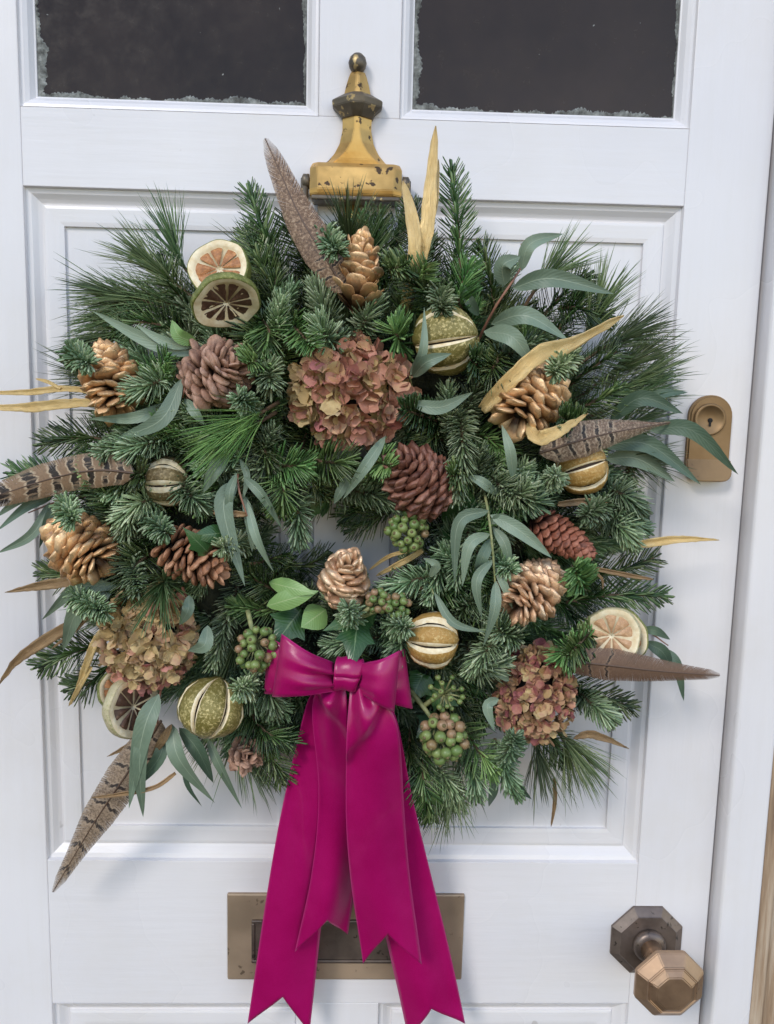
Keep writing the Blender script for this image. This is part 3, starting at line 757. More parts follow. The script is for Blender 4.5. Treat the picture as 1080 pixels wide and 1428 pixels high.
# sprigs one can pick out in the photograph
for kd, pts in [
    ('fir', [(645, 430, -.05), (640, 330, -.06), (630, 238, -.05)]), ('fir', [(600, 420, -.05), (585, 350, -.07), (572, 290, -.06)]),
    ('fir', [(690, 440, -.05), (685, 390, -.06), (672, 348, -.06)]), ('fir', [(405, 420, -.05), (375, 340, -.06), (348, 268, -.05)]),
    ('fir', [(410, 440, -.06), (370, 380, -.07), (345, 325, -.05)]), ('fir', [(380, 470, -.06), (380, 430, -.08), (385, 385, -.08)]),
    ('fir', [(450, 400, -.05), (420, 350, -.06), (400, 300, -.05)]), ('fir', [(640, 460, -.06), (610, 420, -.10), (560, 385, -.11)]),
    ('green', [(660, 450, -.06), (640, 420, -.10), (655, 370, -.11)]), ('fir', [(520, 380, -.04), (515, 340, -.05), (505, 305, -.05)]),
    ('fir', [(750, 450, -.04), (785, 410, -.05), (815, 385, -.05)]), ('fir', [(790, 840, -.06), (850, 830, -.07), (925, 830, -.05)]),
    ('fir', [(790, 800, -.05), (850, 800, -.06), (912, 778, -.05)]), ('fir', [(180, 620, -.05), (120, 610, -.06), (62, 618, -.05)]),
    ('fir', [(140, 690, -.05), (80, 670, -.06), (20, 660, -.04)]), ('fir', [(150, 780, -.04), (110, 800, -.05), (62, 800, -.04)]),
    ('fir', [(150, 900, -.05), (100, 910, -.06), (55, 930, -.04)]), ('fir', [(160, 920, -.05), (130, 950, -.06), (100, 960, -.05)]),
    ('fir', [(780, 950, -.05), (830, 970, -.06), (880, 985, -.05)]), ('noble', [(468, 490, -.09), (455, 440, -.12), (440, 400, -.12)]),
    ('noble', [(470, 480, -.10), (455, 470, -.13), (445, 450, -.135)]), ('noble', [(505, 470, -.09), (510, 445, -.11), (520, 422, -.11)]),
    ('noble', [(640, 560, -.08), (645, 620, -.125), (638, 688, -.125)]), ('noble', [(255, 600, -.08), (200, 620, -.12), (143, 632, -.11)]),
    ('noble', [(250, 520, -.08), (215, 535, -.12), (185, 545, -.12)]), ('noble', [(410, 680, -.07), (415, 715, -.11), (418, 750, -.11)]),
    ('green', [(360, 650, -.08), (400, 650, -.12), (430, 650, -.13)]), ('green', [(430, 640, -.08), (460, 645, -.12), (490, 640, -.125)]),
    ('green', [(390, 640, -.08), (395, 680, -.125), (395, 710, -.12)]), ('noble', [(470, 680, -.05), (520, 690, -.08), (560, 705, -.08)]),
    ('noble', [(620, 800, -.08), (575, 810, -.11), (535, 825, -.10)]), ('noble', [(560, 890, -.07), (510, 890, -.10), (460, 900, -.10)]),
    ('noble', [(700, 880, -.08), (680, 905, -.12), (660, 930, -.12)]), ('green', [(820, 900, -.08), (795, 905, -.12), (785, 915, -.125)]),
    ('noble', [(240, 640, -.07), (265, 690, -.12), (285, 700, -.12)]), ('noble', [(160, 690, -.06), (180, 715, -.10), (175, 740, -.10)]),
    ('fir', [(215, 770, -.08), (190, 790, -.12), (180, 830, -.12)]), ('noble', [(330, 930, -.07), (350, 970, -.10), (395, 990, -.10)]),
    ('fir', [(340, 980, -.07), (370, 1020, -.10), (405, 1035, -.10)]), ('fir', [(350, 1000, -.06), (375, 1050, -.08), (395, 1085, -.08)]),
    ('noble', [(880, 640, -.05), (860, 710, -.09), (830, 720, -.10)]), ('noble', [(830, 710, -.06), (860, 720, -.09), (895, 735, -.07)]),
    ('noble', [(660, 640, -.07), (700, 680, -.12), (730, 690, -.125)]), ('noble', [(600, 800, -.06), (640, 790, -.10), (620, 770, -.11)]),
    ('noble', [(690, 1030, -.06), (700, 1070, -.08), (720, 1105, -.06)]), ('fir', [(590, 1030, -.06), (590, 1090, -.08), (600, 1140, -.06)]),
    ('noble', [(600, 1060, -.05), (625, 1090, -.07), (640, 1120, -.06)]), ('green', [(640, 1010, -.07), (670, 1050, -.10), (690, 1070, -.10)]),
    ('noble', [(800, 960, -.05), (830, 985, -.08), (850, 1000, -.07)]), ('fir', [(575, 1000, -.06), (570, 1050, -.08), (580, 1090, -.07)]),
    ('pine', [(290, 430, -.05), (250, 400, -.06), (215, 370, -.06)]), ('pine', [(280, 450, -.05), (220, 425, -.06), (165, 412, -.06)]),
    ('pine', [(270, 440, -.05), (230, 420, -.06), (190, 420, -.05)]), ('pine', [(280, 400, -.05), (255, 370, -.05), (245, 345, -.05)]), ('pine', [(230, 470, -.04), (190, 460, -.05), (155, 470, -.05)]),
    ('pine', [(275, 460, -.04), (215, 440, -.045), (170, 440, -.045)]), ('fir', [(260, 470, -.05), (210, 450, -.07), (160, 455, -.06)]), ('fir', [(270, 430, -.05), (240, 400, -.06), (225, 365, -.05)]),
    ('fir', [(740, 1000, -.05), (770, 1030, -.06), (790, 1060, -.05)]), ('noble', [(640, 1040, -.06), (660, 1075, -.08), (665, 1105, -.07)]), ('pine', [(760, 1000, -.04), (785, 1025, -.05), (800, 1040, -.05)]),
    ('pine', [(200, 560, -.04), (170, 540, -.05), (140, 530, -.05)]), ('pine', [(800, 500, -.05), (820, 460, -.06), (835, 430, -.06)]),
    ('pine', [(800, 560, -.05), (840, 530, -.06), (880, 505, -.06)]), ('pine', [(800, 570, -.05), (850, 550, -.06), (890, 530, -.06)]),
    ('pine', [(820, 620, -.05), (860, 600, -.06), (885, 590, -.05)]), ('pine', [(820, 650, -.05), (860, 640, -.06), (890, 640, -.05)]),
    ('pine', [(730, 430, -.05), (750, 400, -.06), (765, 385, -.06)]), ('pine', [(640, 1030, -.05), (640, 1070, -.06), (630, 1095, -.06)]),
    ('pine', [(770, 1010, -.05), (785, 1030, -.06), (790, 1045, -.06)]), ('pine', [(600, 1040, -.05), (605, 1070, -.06), (610, 1085, -.06)]),
    ('pine', [(490, 370, -.05), (487, 345, -.06), (486, 330, -.07)]), ('pine', [(330, 1000, -.05), (330, 1030, -.06), (345, 1050, -.06)]),
    ('pine_green', [(390, 560, -.10), (360, 578, -.125), (335, 590, -.13)]), ('pine_green', [(385, 575, -.10), (360, 590, -.12), (340, 600, -.125)]), ('pine', [(235, 800, -.08), (230, 810, -.12), (228, 815, -.13)]),
    ('pine', [(790, 520, -.05), (835, 490, -.06), (870, 470, -.06)]), ('pine', [(800, 590, -.05), (850, 570, -.06), (885, 555, -.06)]), ('fir', [(770, 470, -.05), (795, 440, -.06), (812, 415, -.06)]),
    ('fir', [(790, 540, -.06), (830, 510, -.08), (860, 490, -.08)]), ('fir', [(780, 580, -.06), (830, 560, -.08), (860, 540, -.08)]), ('fir', [(780, 430, -.05), (810, 430, -.07), (845, 440, -.06)]),
    ('pine', [(730, 1010, -.05), (745, 1030, -.06), (750, 1050, -.06)]),
    ('fir', [(560, 640, -.05), (520, 660, -.075), (470, 665, -.08)]), ('fir', [(430, 600, -.05), (420, 640, -.08), (450, 690, -.08)]), ('noble', [(600, 640, -.05), (560, 660, -.07), (520, 672, -.075)]),
    ('fir', [(500, 640, -.04), (480, 680, -.05), (430, 712, -.05)]), ('fir', [(570, 690, -.03), (530, 720, -.035), (490, 738, -.03)]), ('fir', [(570, 660, -.03), (520, 700, -.035), (480, 722, -.03)]),
    ('fir', [(380, 780, -.04), (420, 790, -.05), (455, 775, -.04)]), ('noble', [(390, 620, -.08), (370, 650, -.11), (345, 660, -.11)]), ('fir', [(385, 590, -.08), (370, 620, -.11), (375, 655, -.12)]),
    ('noble', [(370, 500, -.08), (375, 520, -.125), (378, 535, -.135)]), ('green', [(360, 440, -.08), (375, 460, -.115), (370, 490, -.12)]), ('fir', [(380, 450, -.08), (350, 470, -.11), (345, 495, -.11)]),
    ('fir', [(600, 570, -.06), (610, 600, -.09), (590, 625, -.09)]), ('noble', [(540, 880, -.08), (560, 895, -.12), (555, 905, -.12)]), ('noble', [(350, 950, -.08), (375, 965, -.115), (380, 990, -.11)]),
    ('noble', [(690, 660, -.09), (720, 690, -.13), (735, 680, -.14)]), ('noble', [(700, 700, -.09), (740, 700, -.13), (750, 690, -.13)]), ('fir', [(700, 490, -.08), (690, 510, -.12), (680, 520, -.125)]), ('green', [(560, 480, -.08), (555, 470, -.12), (548, 455, -.125)]),
    ('noble', [(640, 860, -.08), (660, 840, -.11), (690, 850, -.11)]), ('noble', [(650, 900, -.09), (670, 930, -.12), (700, 925, -.12)]), ('noble', [(720, 890, -.09), (700, 880, -.12), (690, 860, -.12)]),
    ('noble', [(220, 700, -.08), (200, 700, -.11), (170, 720, -.11)]), ('noble', [(840, 680, -.07), (870, 690, -.10), (890, 710, -.09)]), ('noble', [(830, 720, -.07), (865, 735, -.10), (880, 755, -.09)]),
]:
    sp(kd, pts)

for kx_, ky_, kr_ in KEEP[:15] + KEEP[19:22]:
    for q in range(2):
        a = rnd(0, 6.283)
        if kr_ < 50 and q: continue
        ca, sa = math.cos(a), math.sin(a)
        p_ = [(kx_ + ca * kr_ * 1.45, ky_ + sa * kr_ * 1.45, -.085), (kx_ + ca * kr_ * 1.1, ky_ + sa * kr_ * 1.1, -.125), (kx_ + ca * kr_ * .84, ky_ + sa * kr_ * .84, -.145)]
        if p_[0][1] > 930 and 360 < p_[0][0] < 600 or not (80 < p_[0][0] < 900): continue
        sprig(random.choice(['noble', 'green', 'fir', 'noble']), [at(*t_) for t_ in p_], 0.9, 0.85)

# leaves ------------------------------------------------------------
def leaf_grid(pts, w, y_arch=0.004, prof='lance', nu=13, nv=5, twist=0.0, fold=0.25):
    P = crom(pts, nu); T = tangents(P)
    view = np.array([0.0, -1.0, 0.0])
    B = nrm(np.cross(T, np.tile(view, (nu, 1)))); N = nrm(np.cross(B, T))
    s = np.linspace(0, 1, nu)
    if prof == 'lance': wd = np.sin(math.pi * np.clip(s, 0, 1) ** 0.85) ** 0.8 * (1 - 0.15 * s) + 0.03 * (1 - s)
    elif prof == 'ovate': wd = np.sin(math.pi * s ** 0.75) ** 0.75 + 0.03 * (1 - s)
    else: wd = np.interp(s, [0, .08, .6, .93, 1], [0.55, 0.8, 1, 0.5, 0.05])
    tw_ = twist * (s - 0.3)
    B2 = B * np.cos(tw_)[:, None] + N * np.sin(tw_)[:, None]; N2 = np.cross(B2, T)
    v = np.linspace(-1, 1, nv)
    G = P[:, None] + B2[:, None] * (v[None, :, None] * (w * 0.5 * wd)[:, None, None]) + N2[:, None] * ((np.abs(v)[None, :, None] - 0.5) * fold * (w * 0.5 * wd)[:, None, None])
    return G
def euc_leaf(px, w, parent, mat='euc', prof='lance', tw_=None):
    pts = [at(*p) for p in px]
    y = np.mean([p[2] for p in px])
    G = leaf_grid(pts, S(w, y), prof=prof, twist=rnd(-1.0, 1.0) if tw_ is None else tw_, fold=rnd(.12, .35))
    return grid('leaf', G, M[mat], parent, WOFF)
def euc(stem, leaves, red=True, mat='euc'):
    st = tube('eucalyptus_sprig', crom([at(*p) for p in stem], 12), np.linspace(0.0017, 0.0007, 12), M['redstem' if red else 'stem'], wreath, WOFF, 6)
    for L in leaves:
        px, w = L[0], L[1]
        euc_leaf(px, w, st, L[2] if len(L) > 2 else mat, L[3] if len(L) > 3 else 'lance')
    return st
D_ = 'eucdark'
euc([(330, 500, -.06), (300, 490, -.10), (262, 470, -.10)], [
    ([(300, 490, -.10), (220, 480, -.115), (128, 433, -.09)], 22), ([(280, 480, -.105), (235, 478, -.12), (188, 452, -.115)], 15),
    ([(275, 478, -.11), (250, 468, -.125), (240, 446, -.125)], 20, 'ivylight')], False)
euc([(262, 500, -.08), (258, 540, -.12), (255, 555, -.12)], [
    ([(254, 528, -.12), (225, 585, -.135), (163, 612, -.12)], 24), ([(245, 560, -.10), (190, 582, -.12), (124, 584, -.10)], 17),
    ([(258, 556, -.12), (272, 575, -.13), (285, 592, -.125)], 15)])
euc([(315, 640, -.10), (300, 645, -.125)], [([(318, 632, -.12), (300, 655, -.135), (284, 687, -.13)], 22)])
euc([(335, 640, -.09), (332, 675, -.13), (345, 720, -.135)], [
    ([(330, 670, -.13), (312, 710, -.14), (342, 818, -.14)], 27), ([(340, 665, -.13), (365, 690, -.14), (396, 740, -.13)], 15),
    ([(345, 700, -.13), (358, 750, -.14), (382, 798, -.13)], 14), ([(330, 660, -.13), (320, 690, -.14), (322, 735, -.13)], 13),
    ([(340, 690, -.125), (350, 730, -.13), (352, 770, -.12)], 16), ([(335, 640, -.12), (345, 665, -.13), (338, 700, -.13)], 10)])
euc([(545, 600, -.09), (535, 615, -.12)], [([(538, 608, -.12), (510, 650, -.135), (478, 697, -.125)], 17), ([(490, 660, -.11), (475, 685, -.12), (466, 703, -.115)], 14)], False)
euc([(560, 575, -.10), (580, 562, -.13)], [([(572, 562, -.13), (615, 568, -.14), (660, 547, -.13)], 20)], False)
euc([(575, 545, -.09), (572, 525, -.13)], [([(572, 523, -.13), (590, 490, -.155), (592, 428, -.15)], 14), ([(576, 526, -.13), (595, 505, -.155), (630, 493, -.155)], 20)], False)
euc([(660, 490, -.06), (690, 430, -.10), (727, 372, -.10), (727, 340, -.09)], [
    ([(715, 402, -.10), (770, 388, -.12), (857, 410, -.11)], 26), ([(704, 398, -.10), (702, 370, -.115), (726, 358, -.11)], 24, 'euc', 'ovate'),
    ([(727, 378, -.10), (740, 340, -.11), (786, 326, -.09)], 20), ([(685, 452, -.10), (735, 440, -.13), (795, 476, -.12)], 26),
    ([(675, 462, -.10), (715, 470, -.135), (745, 512, -.13)], 26), ([(668, 440, -.08), (655, 420, -.10), (648, 398, -.09)], 16, D_)])
euc([(800, 610, -.05), (850, 592, -.08), (930, 590, -.08)], [
    ([(850, 588, -.08), (895, 555, -.10), (953, 577, -.09)], 24, D_), ([(890, 570, -.08), (920, 550, -.09), (960, 547, -.08)], 15, D_),
    ([(905, 600, -.08), (965, 600, -.10), (1030, 662, -.09)], 24, D_), ([(840, 622, -.08), (905, 620, -.09), (978, 676, -.08)], 26, D_),
    ([(845, 640, -.07), (890, 640, -.08), (942, 672, -.07)], 26), ([(876, 695, -.06), (895, 705, -.07), (908, 742, -.06)], 14, D_)])
euc([(670, 660, -.08), (682, 720, -.135), (690, 800, -.14), (694, 880, -.13)], [
    ([(682, 712, -.135), (640, 730, -.15), (634, 815, -.14)], 20), ([(684, 745, -.14), (655, 760, -.15), (645, 818, -.14)], 18),
    ([(686, 750, -.135), (672, 780, -.145), (662, 808, -.13)], 18, D_), ([(688, 780, -.14), (665, 810, -.15), (672, 862, -.14)], 16),
    ([(692, 810, -.14), (690, 850, -.15), (674, 902, -.14)], 17), ([(684, 718, -.135), (725, 740, -.15), (770, 778, -.14)], 22),
    ([(688, 735, -.13), (705, 760, -.14), (712, 800, -.13)], 16), ([(690, 790, -.135), (705, 820, -.14), (715, 850, -.13)], 12),
    ([(684, 730, -.135), (700, 722, -.14), (722, 730, -.13)], 14)], False)
euc([(710, 690, -.09), (716, 665, -.125)], [([(716, 668, -.125), (712, 630, -.14), (700, 592, -.13)], 16), ([(695, 690, -.12), (672, 672, -.13), (650, 662, -.12)], 15)], False)
euc([(590, 790, -.08), (605, 828, -.125)], [([(606, 826, -.125), (632, 868, -.135), (678, 882, -.13)], 13), ([(600, 805, -.12), (608, 788, -.13), (590, 778, -.125)], 14)], False)
euc([(860, 880, -.05), (900, 880, -.06), (932, 900, -.05)], [
    ([(895, 878, -.06), (915, 880, -.065), (935, 892, -.05)], 14, D_), ([(900, 895, -.055), (925, 910, -.06), (936, 935, -.05)], 20, D_), ([(930, 905, -.05), (945, 930, -.055), (954, 978, -.045)], 16, D_)])
euc([(720, 1000, -.08), (690, 985, -.12)], [([(696, 975, -.125), (680, 985, -.135), (690, 1020, -.13)], 17), ([(710, 950, -.12), (695, 938, -.13), (672, 946, -.125)], 14)])
euc([(130, 690, -.05), (80, 700, -.06), (40, 715, -.05)], [
    ([(75, 692, -.06), (40, 705, -.07), (-6, 742, -.06)], 15, D_), ([(70, 700, -.06), (45, 745, -.07), (-4, 772, -.06)], 15), ([(60, 690, -.06), (30, 695, -.07), (-6, 722, -.06)], 15),
    ([(95, 700, -.06), (70, 720, -.07), (55, 765, -.06)], 14, D_)])
euc([(200, 810, -.06), (160, 822, -.09)], [([(165, 818, -.09), (110, 820, -.10), (58, 865, -.08)], 20), ([(155, 828, -.09), (110, 850, -.10), (88, 908, -.08)], 28)])
euc([(255, 820, -.10), (262, 835, -.13)], [([(264, 830, -.13), (262, 852, -.14), (250, 872, -.13)], 18), ([(290, 872, -.13), (285, 900, -.14), (262, 908, -.13)], 22)])
euc([(230, 940, -.08), (222, 975, -.11), (220, 1010, -.10)], [
    ([(222, 968, -.11), (200, 1020, -.125), (180, 1128, -.10)], 30), ([(210, 985, -.11), (195, 1060, -.12), (200, 1140, -.09)], 22), ([(240, 1010, -.10), (250, 1060, -.115), (300, 1120, -.09)], 26),
    ([(250, 1015, -.09), (275, 1045, -.10), (298, 1092, -.08)], 24, D_), ([(290, 1030, -.08), (305, 1065, -.09), (338, 1128, -.07)], 15), ([(230, 1020, -.10), (220, 1060, -.11), (175, 1110, -.09)], 20, D_),
    ([(255, 1060, -.08), (262, 1095, -.085), (282, 1125, -.07)], 8, D_)])
euc([(690, 1050, -.05), (705, 1080, -.07)], [([(700, 1070, -.07), (715, 1090, -.075), (742, 1115, -.06)], 16, D_), ([(690, 1075, -.07), (688, 1105, -.075), (682, 1125, -.06)], 15, D_)])

def ivy(base, tip, w, mat='ivy', lobes=True, parent=None, roll=0.0):
    """five-lobed ivy leaf between two photo points"""
    a, b = at(*base), at(*tip)
    ax = (b - a); L = ax.length; ax.normalize()
    view = (CAM_LOC - (a + b) / 2).normalized()
    side = ax.cross(view).normalized(); nn = side.cross(ax).normalized()
    side = side * math.cos(roll) + nn * math.sin(roll); nn = side.cross(ax)
    W = S(w, base[2]) * 0.5
    shape = [(0, 0.0), (-.04, .42), (0.10, .80), (0.20, .62), (0.30, .70), (0.46, 1.0), (0.50, .62), (0.66, .40), (0.85, .16), (1.0, 0.0)] if lobes else \
            [(0, 0.0), (.08, .45), (.25, .9), (.42, 1.0), (.6, .85), (.75, .6), (.88, .3), (1.0, 0.0)]
    V, F, UV = [], [], []
    for t_, s_ in shape:
        for v in (-1, -.5, 0, .5, 1):
            x = s_ * v
            tt_ = max(t_, 0) if v == 0 else t_ * (0.4 + 0.6 * abs(v)) + (0.6 - 0.6 * abs(v)) * (max(t_, 0))
            p = a + ax * (L * tt_) + side * (W * x) + nn * (-0.18 * W * abs(x) ** 1.3 + 0.16 * L * math.sin(math.pi * min(1, max(0, tt_))) * 0.5)
            V.append(tuple(p)); 
    nu, nv = len(shape), 5
    P = np.array(V).reshape(nu, nv, 3)
    return grid('ivy_leaf', P, M[mat], parent or wreath, WOFF)
for args in [((372, 845, -.11), (445, 824, -.12), 28, 'ivylight', False), ((375, 812, -.10), (440, 828, -.125), 24, 'ivylight', False), ((420, 850, -.09), (378, 905, -.11), 62, 'ivy', True),
             ((455, 850, -.10), (420, 875, -.12), 40, 'ivylight', False), ((500, 860, -.11), (490, 938, -.145), 56, 'ivy', True), ((490, 850, -.10), (545, 838, -.12), 60, 'ivy', True),
             ((520, 850, -.10), (450, 880, -.12), 50, 'ivy', True), ((640, 740, -.08), (660, 680, -.11), 70, 'ivy', True), ((655, 750, -.08), (600, 780, -.10), 60, 'ivy', True),
             ((620, 690, -.07), (655, 720, -.10), 60, 'ivy', True), ((290, 770, -.14), (255, 735, -.155), 32, 'ivy', True), ((320, 742, -.13), (268, 748, -.15), 26, 'ivy', False),
             ((600, 960, -.08), (640, 985, -.10), 50, 'ivy', True), ((590, 940, -.08), (570, 985, -.09), 50, 'ivy', True), ((350, 860, -.08), (330, 830, -.10), 50, 'ivy', True),
             ((600, 610, -.06), (560, 640, -.08), 60, 'ivy', True), ((460, 700, -.05), (420, 690, -.06), 60, 'ivy', True), ((610, 1000, -.08), (580, 1030, -.09), 46, 'ivy', True)]:
    ivy(*args)

# ------------------------------------------------------------------ pine cones
def scale_mesh(name, kind):
    if kind == 'open': rings = [(0.0, .22, .05, 0), (0.45, .55, .05, 0), (0.72, .92, .07, .0), (0.90, 1.0, .12, .03), (1.0, .78, .10, .07), (1.05, .35, .04, .09)]
    elif kind == 'point': rings = [(0.0, .25, .06, 0), (0.5, .75, .07, 0), (0.78, 1.0, .20, .0), (0.90, .80, .26, .0), (0.97, .42, .19, .02), (1.08, .08, .04, .05)]
    elif kind == 'knob': rings = [(0.0, .40, .10, 0), (0.5, .80, .16, 0), (0.76, 1.0, .25, .0), (0.90, .84, .27, .01), (0.965, .48, .19, .04), (1.06, .12, .06, .10)]
    else: rings = [(0.0, .35, .10, 0), (0.5, .85, .16, 0), (0.76, 1.0, .27, .01), (0.90, .88, .33, .0), (1.0, .55, .22, -.01), (1.05, .16, .07, -.02)]
    V, F = [], []
    n = 6
    for x, w, t_, zz in rings:
        for j in range(n):
            a = 2 * math.pi * (j + (0.5 if n == 6 else 0)) / n
            V.append((x, 0.5 * w * math.cos(a) * 1.1, zz + t_ * math.sin(a)))
    for i in range(len(rings) - 1):
        for j in range(n):
            F.append((i * n + j, (i + 1) * n + j, (i + 1) * n + (j + 1) % n, i * n + (j + 1) % n))
    F.append(tuple(range(n))); F.append(tuple((len(rings) - 1) * n + j for j in range(n))[::-1])
    me = bpy.data.meshes.new(name); me.from_pydata(V, [], F); me.update()
    me.polygons.foreach_set('use_smooth', [True] * len(me.polygons))
    return me
SCM = {}
def cone(px, py, y, axis, Lpx, Rpx, n, style, mat, label, e0=-15, e1=68, wide=1.0, jit=0.13):
    c = at(px, py, y)
    o = empty('pine_cone', c)
    tag(o, label, 'pine cone', 'pine cones on the wreath')
    L, Rm = S(Lpx, y), S(Rpx, y)
    ax = Vector((axis[0], axis[2], axis[1])).normalized()
    up = Vector((0, 0, 1)) if abs(ax.z) < .9 else Vector((1, 0, 0))
    e_1 = (up - ax * up.dot(ax)).normalized(); e_2 = ax.cross(e_1)
    key = (style, mat)
    if key not in SCM:
        me = scale_mesh('scale', style); me.materials.append(M[mat]); SCM[key] = me
    me = SCM[key]
    prof = [(h * L - L / 2, max(0.0006, 0.30 * Rm * math.sin(math.pi * min(1, (h * 0.92 + 0.06))) ** 0.6)) for h in np.linspace(0.16, 0.70, 9)]
    lathe('core', prof, 10, M['core'], o, (0, 0, 0), ax)
    r_ = random.Random(int(px * 7 + py))
    for i in range(n):
        t_ = ((i + 0.5) / n) ** 0.94
        ph = i * 2.399963 + r_.gauss(0, jit * .6)
        rad = e_1 * math.cos(ph) + e_2 * math.sin(ph)
        env = Rm * (math.sin(math.pi * (0.14 + 0.80 * t_)) ** 0.62)
        el = R(e0 + (e1 - e0) * t_ ** 0.9 + 14 * max(0, t_ - .85) / .15 + r_.gauss(0, jit * 40))
        h0 = -L * 0.42 + L * 0.80 * t_
        ln = min(env / max(0.35, math.cos(el)), Rm * 1.0) * r_.gauss(1, jit * .42)
        if style == 'closed': ln *= 0.95
        d = rad * math.cos(el) + ax * math.sin(el)
        tang = ax.cross(rad).normalized(); nn = d.cross(tang) * -1
        if nn.dot(ax) < 0 and math.cos(el) > 0: nn = -nn; tang = -tang
        w_ = wide * Rm * (0.62 if style != 'closed' else 0.56) * (0.55 + 0.55 * math.sin(math.pi * (0.1 + 0.8 * t_))) * r_.gauss(1, jit) * math.sqrt(60 / n)
        th = w_ * (0.58 if style in ('closed', 'knob') else 0.72)
        rq = Matrix.Rotation(r_.gauss(0, jit * 1.4), 3, d); tang = rq @ tang; nn = rq @ nn
        p = ax * (h0 - ln * math.sin(el) * 0.45)
        Mx = Matrix((d * ln, tang * w_, nn * th)).transposed().to_4x4()
        Mx.translation = p
        s_ = bpy.data.objects.new('scale', me); COL.objects.link(s_); s_.parent = o
        s_.matrix_local = Mx
    return o
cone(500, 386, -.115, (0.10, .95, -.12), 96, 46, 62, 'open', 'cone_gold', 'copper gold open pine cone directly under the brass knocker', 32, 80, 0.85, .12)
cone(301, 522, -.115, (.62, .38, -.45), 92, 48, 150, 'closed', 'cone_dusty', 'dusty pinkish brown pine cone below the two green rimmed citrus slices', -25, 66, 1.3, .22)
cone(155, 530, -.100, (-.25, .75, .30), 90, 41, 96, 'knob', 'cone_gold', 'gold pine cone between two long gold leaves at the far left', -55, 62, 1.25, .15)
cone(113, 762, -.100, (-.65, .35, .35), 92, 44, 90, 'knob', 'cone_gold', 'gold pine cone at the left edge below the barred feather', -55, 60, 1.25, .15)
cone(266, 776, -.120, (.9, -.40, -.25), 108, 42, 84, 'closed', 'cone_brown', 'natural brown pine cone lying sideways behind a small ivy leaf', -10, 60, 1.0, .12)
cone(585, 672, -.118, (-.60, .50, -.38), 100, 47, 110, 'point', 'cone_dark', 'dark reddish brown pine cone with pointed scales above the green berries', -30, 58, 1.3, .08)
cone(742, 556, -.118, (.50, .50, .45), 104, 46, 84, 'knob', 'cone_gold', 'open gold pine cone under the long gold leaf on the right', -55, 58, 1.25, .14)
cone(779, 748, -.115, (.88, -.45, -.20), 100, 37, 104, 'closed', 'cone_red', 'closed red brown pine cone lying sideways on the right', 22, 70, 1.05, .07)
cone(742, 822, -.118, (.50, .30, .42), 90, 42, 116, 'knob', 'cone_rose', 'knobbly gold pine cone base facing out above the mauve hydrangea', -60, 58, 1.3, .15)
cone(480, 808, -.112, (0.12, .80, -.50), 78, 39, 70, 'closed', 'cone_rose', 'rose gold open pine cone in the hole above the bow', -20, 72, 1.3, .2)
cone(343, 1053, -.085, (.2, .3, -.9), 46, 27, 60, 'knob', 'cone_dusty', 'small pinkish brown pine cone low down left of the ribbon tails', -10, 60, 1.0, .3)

# ------------------------------------------------------------------ whole dried citrus
def citrus(px, py, y, rpx, axis, nseg, rind, label, gap=0.05, pith=0.11, flat=0.92, name='dried_orange', spin=0.0):
    c = at(px, py, y)
    o = empty(name, c); tag(o, label, 'dried citrus', 'whole slit dried citrus fruits')
    Rm = S(rpx, y)
    ax = Vector((axis[0], axis[2], axis[1])).normalized()
    up = Vector((0, 0, 1)) if abs(ax.z) < .9 else Vector((1, 0, 0))
    a = (up - ax * up.dot(ax)).normalized(); b = ax.cross(a)
    lathe('core', [(Rm * flat * 0.86 * math.sin(t_), max(1e-4, Rm * 0.86 * math.cos(t_))) for t_ in np.linspace(-1.5, 1.5, 13)], 28, M['slit'], o, (0, 0, 0), ax)
    r_ = random.Random(int(px + 3 * py))
    nlat = 15; seg = 2 * math.pi / nseg
    for s in range(nseg):
        V, F, MI = [], [], []
        g = gap * r_.uniform(.5, 1.5); pw = pith * r_.uniform(.7, 1.25); jit = r_.uniform(-.05, .05)
        cols = []
        for i in range(nlat):
            la = -1.52 + 3.04 * i / (nlat - 1)
            op = max(0.0, math.cos(la)) ** 0.6
            ga = min((g + 0.004) * op / max(.15, math.cos(la)) ** 0.2, seg * .2); pa = min(pw * op ** 1.2 + 0.004, seg * .22)
            edge = [(-seg / 2 + ga, 0.885), (-seg / 2 + ga + pa * .35, 0.955), (-seg / 2 + ga + pa, 0.992)]
            mid = [(x * (seg / 2 - ga - pa), 1.0 + 0.018 * (1 - x * x)) for x in (-.6, -.2, .2, .6)]
            row = edge + mid + [(-q, w) for q, w in edge[::-1]]
            for q, w in row:
                an_ = spin + s * seg + q + jit * 0
                rr = Rm * w * (1 + 0.035 * math.sin(2 * (s * seg + q) + px) + 0.02 * math.sin(3 * la + py) + 0.018 * math.sin(5 * la + s * 2 + 3 * q) + 0.012 * math.sin(11 * la + 9 * q + s) + r_.gauss(0, .006))
                p = (a * math.cos(an_) + b * math.sin(an_)) * (rr * math.cos(la)) + ax * (rr * flat * math.sin(la) * (1 - 0.06 * abs(math.sin(la)) ** 6))
                V.append(tuple(p))
        m = 10
        for i in range(nlat - 1):
            for j in range(m - 1):
                F.append((i * m + j, i * m + j + 1, (i + 1) * m + j + 1, (i + 1) * m + j))
                MI.append(1 if j in (0, 1, m - 2, m - 3) else 0)
        ob = mesh_from('rind_segment', V, F, M[rind], True, o)
        ob.data.materials.append(M['pith'])
        ob.data.polygons.foreach_set('material_index', MI)
    lathe('stem_end', [(0, Rm * .13), (Rm * .03, Rm * .10), (Rm * .045, Rm * .03)], 10, M['twig'], o, ax * (Rm * flat * 0.925), ax)
    return o
citrus(622, 475, -.118, 48, (0.93, 0.16, -.22), 7, 'rind_green', 'gilded green dried lime with long slits beside the top hydrangea', .022, .065, spin=0.35)
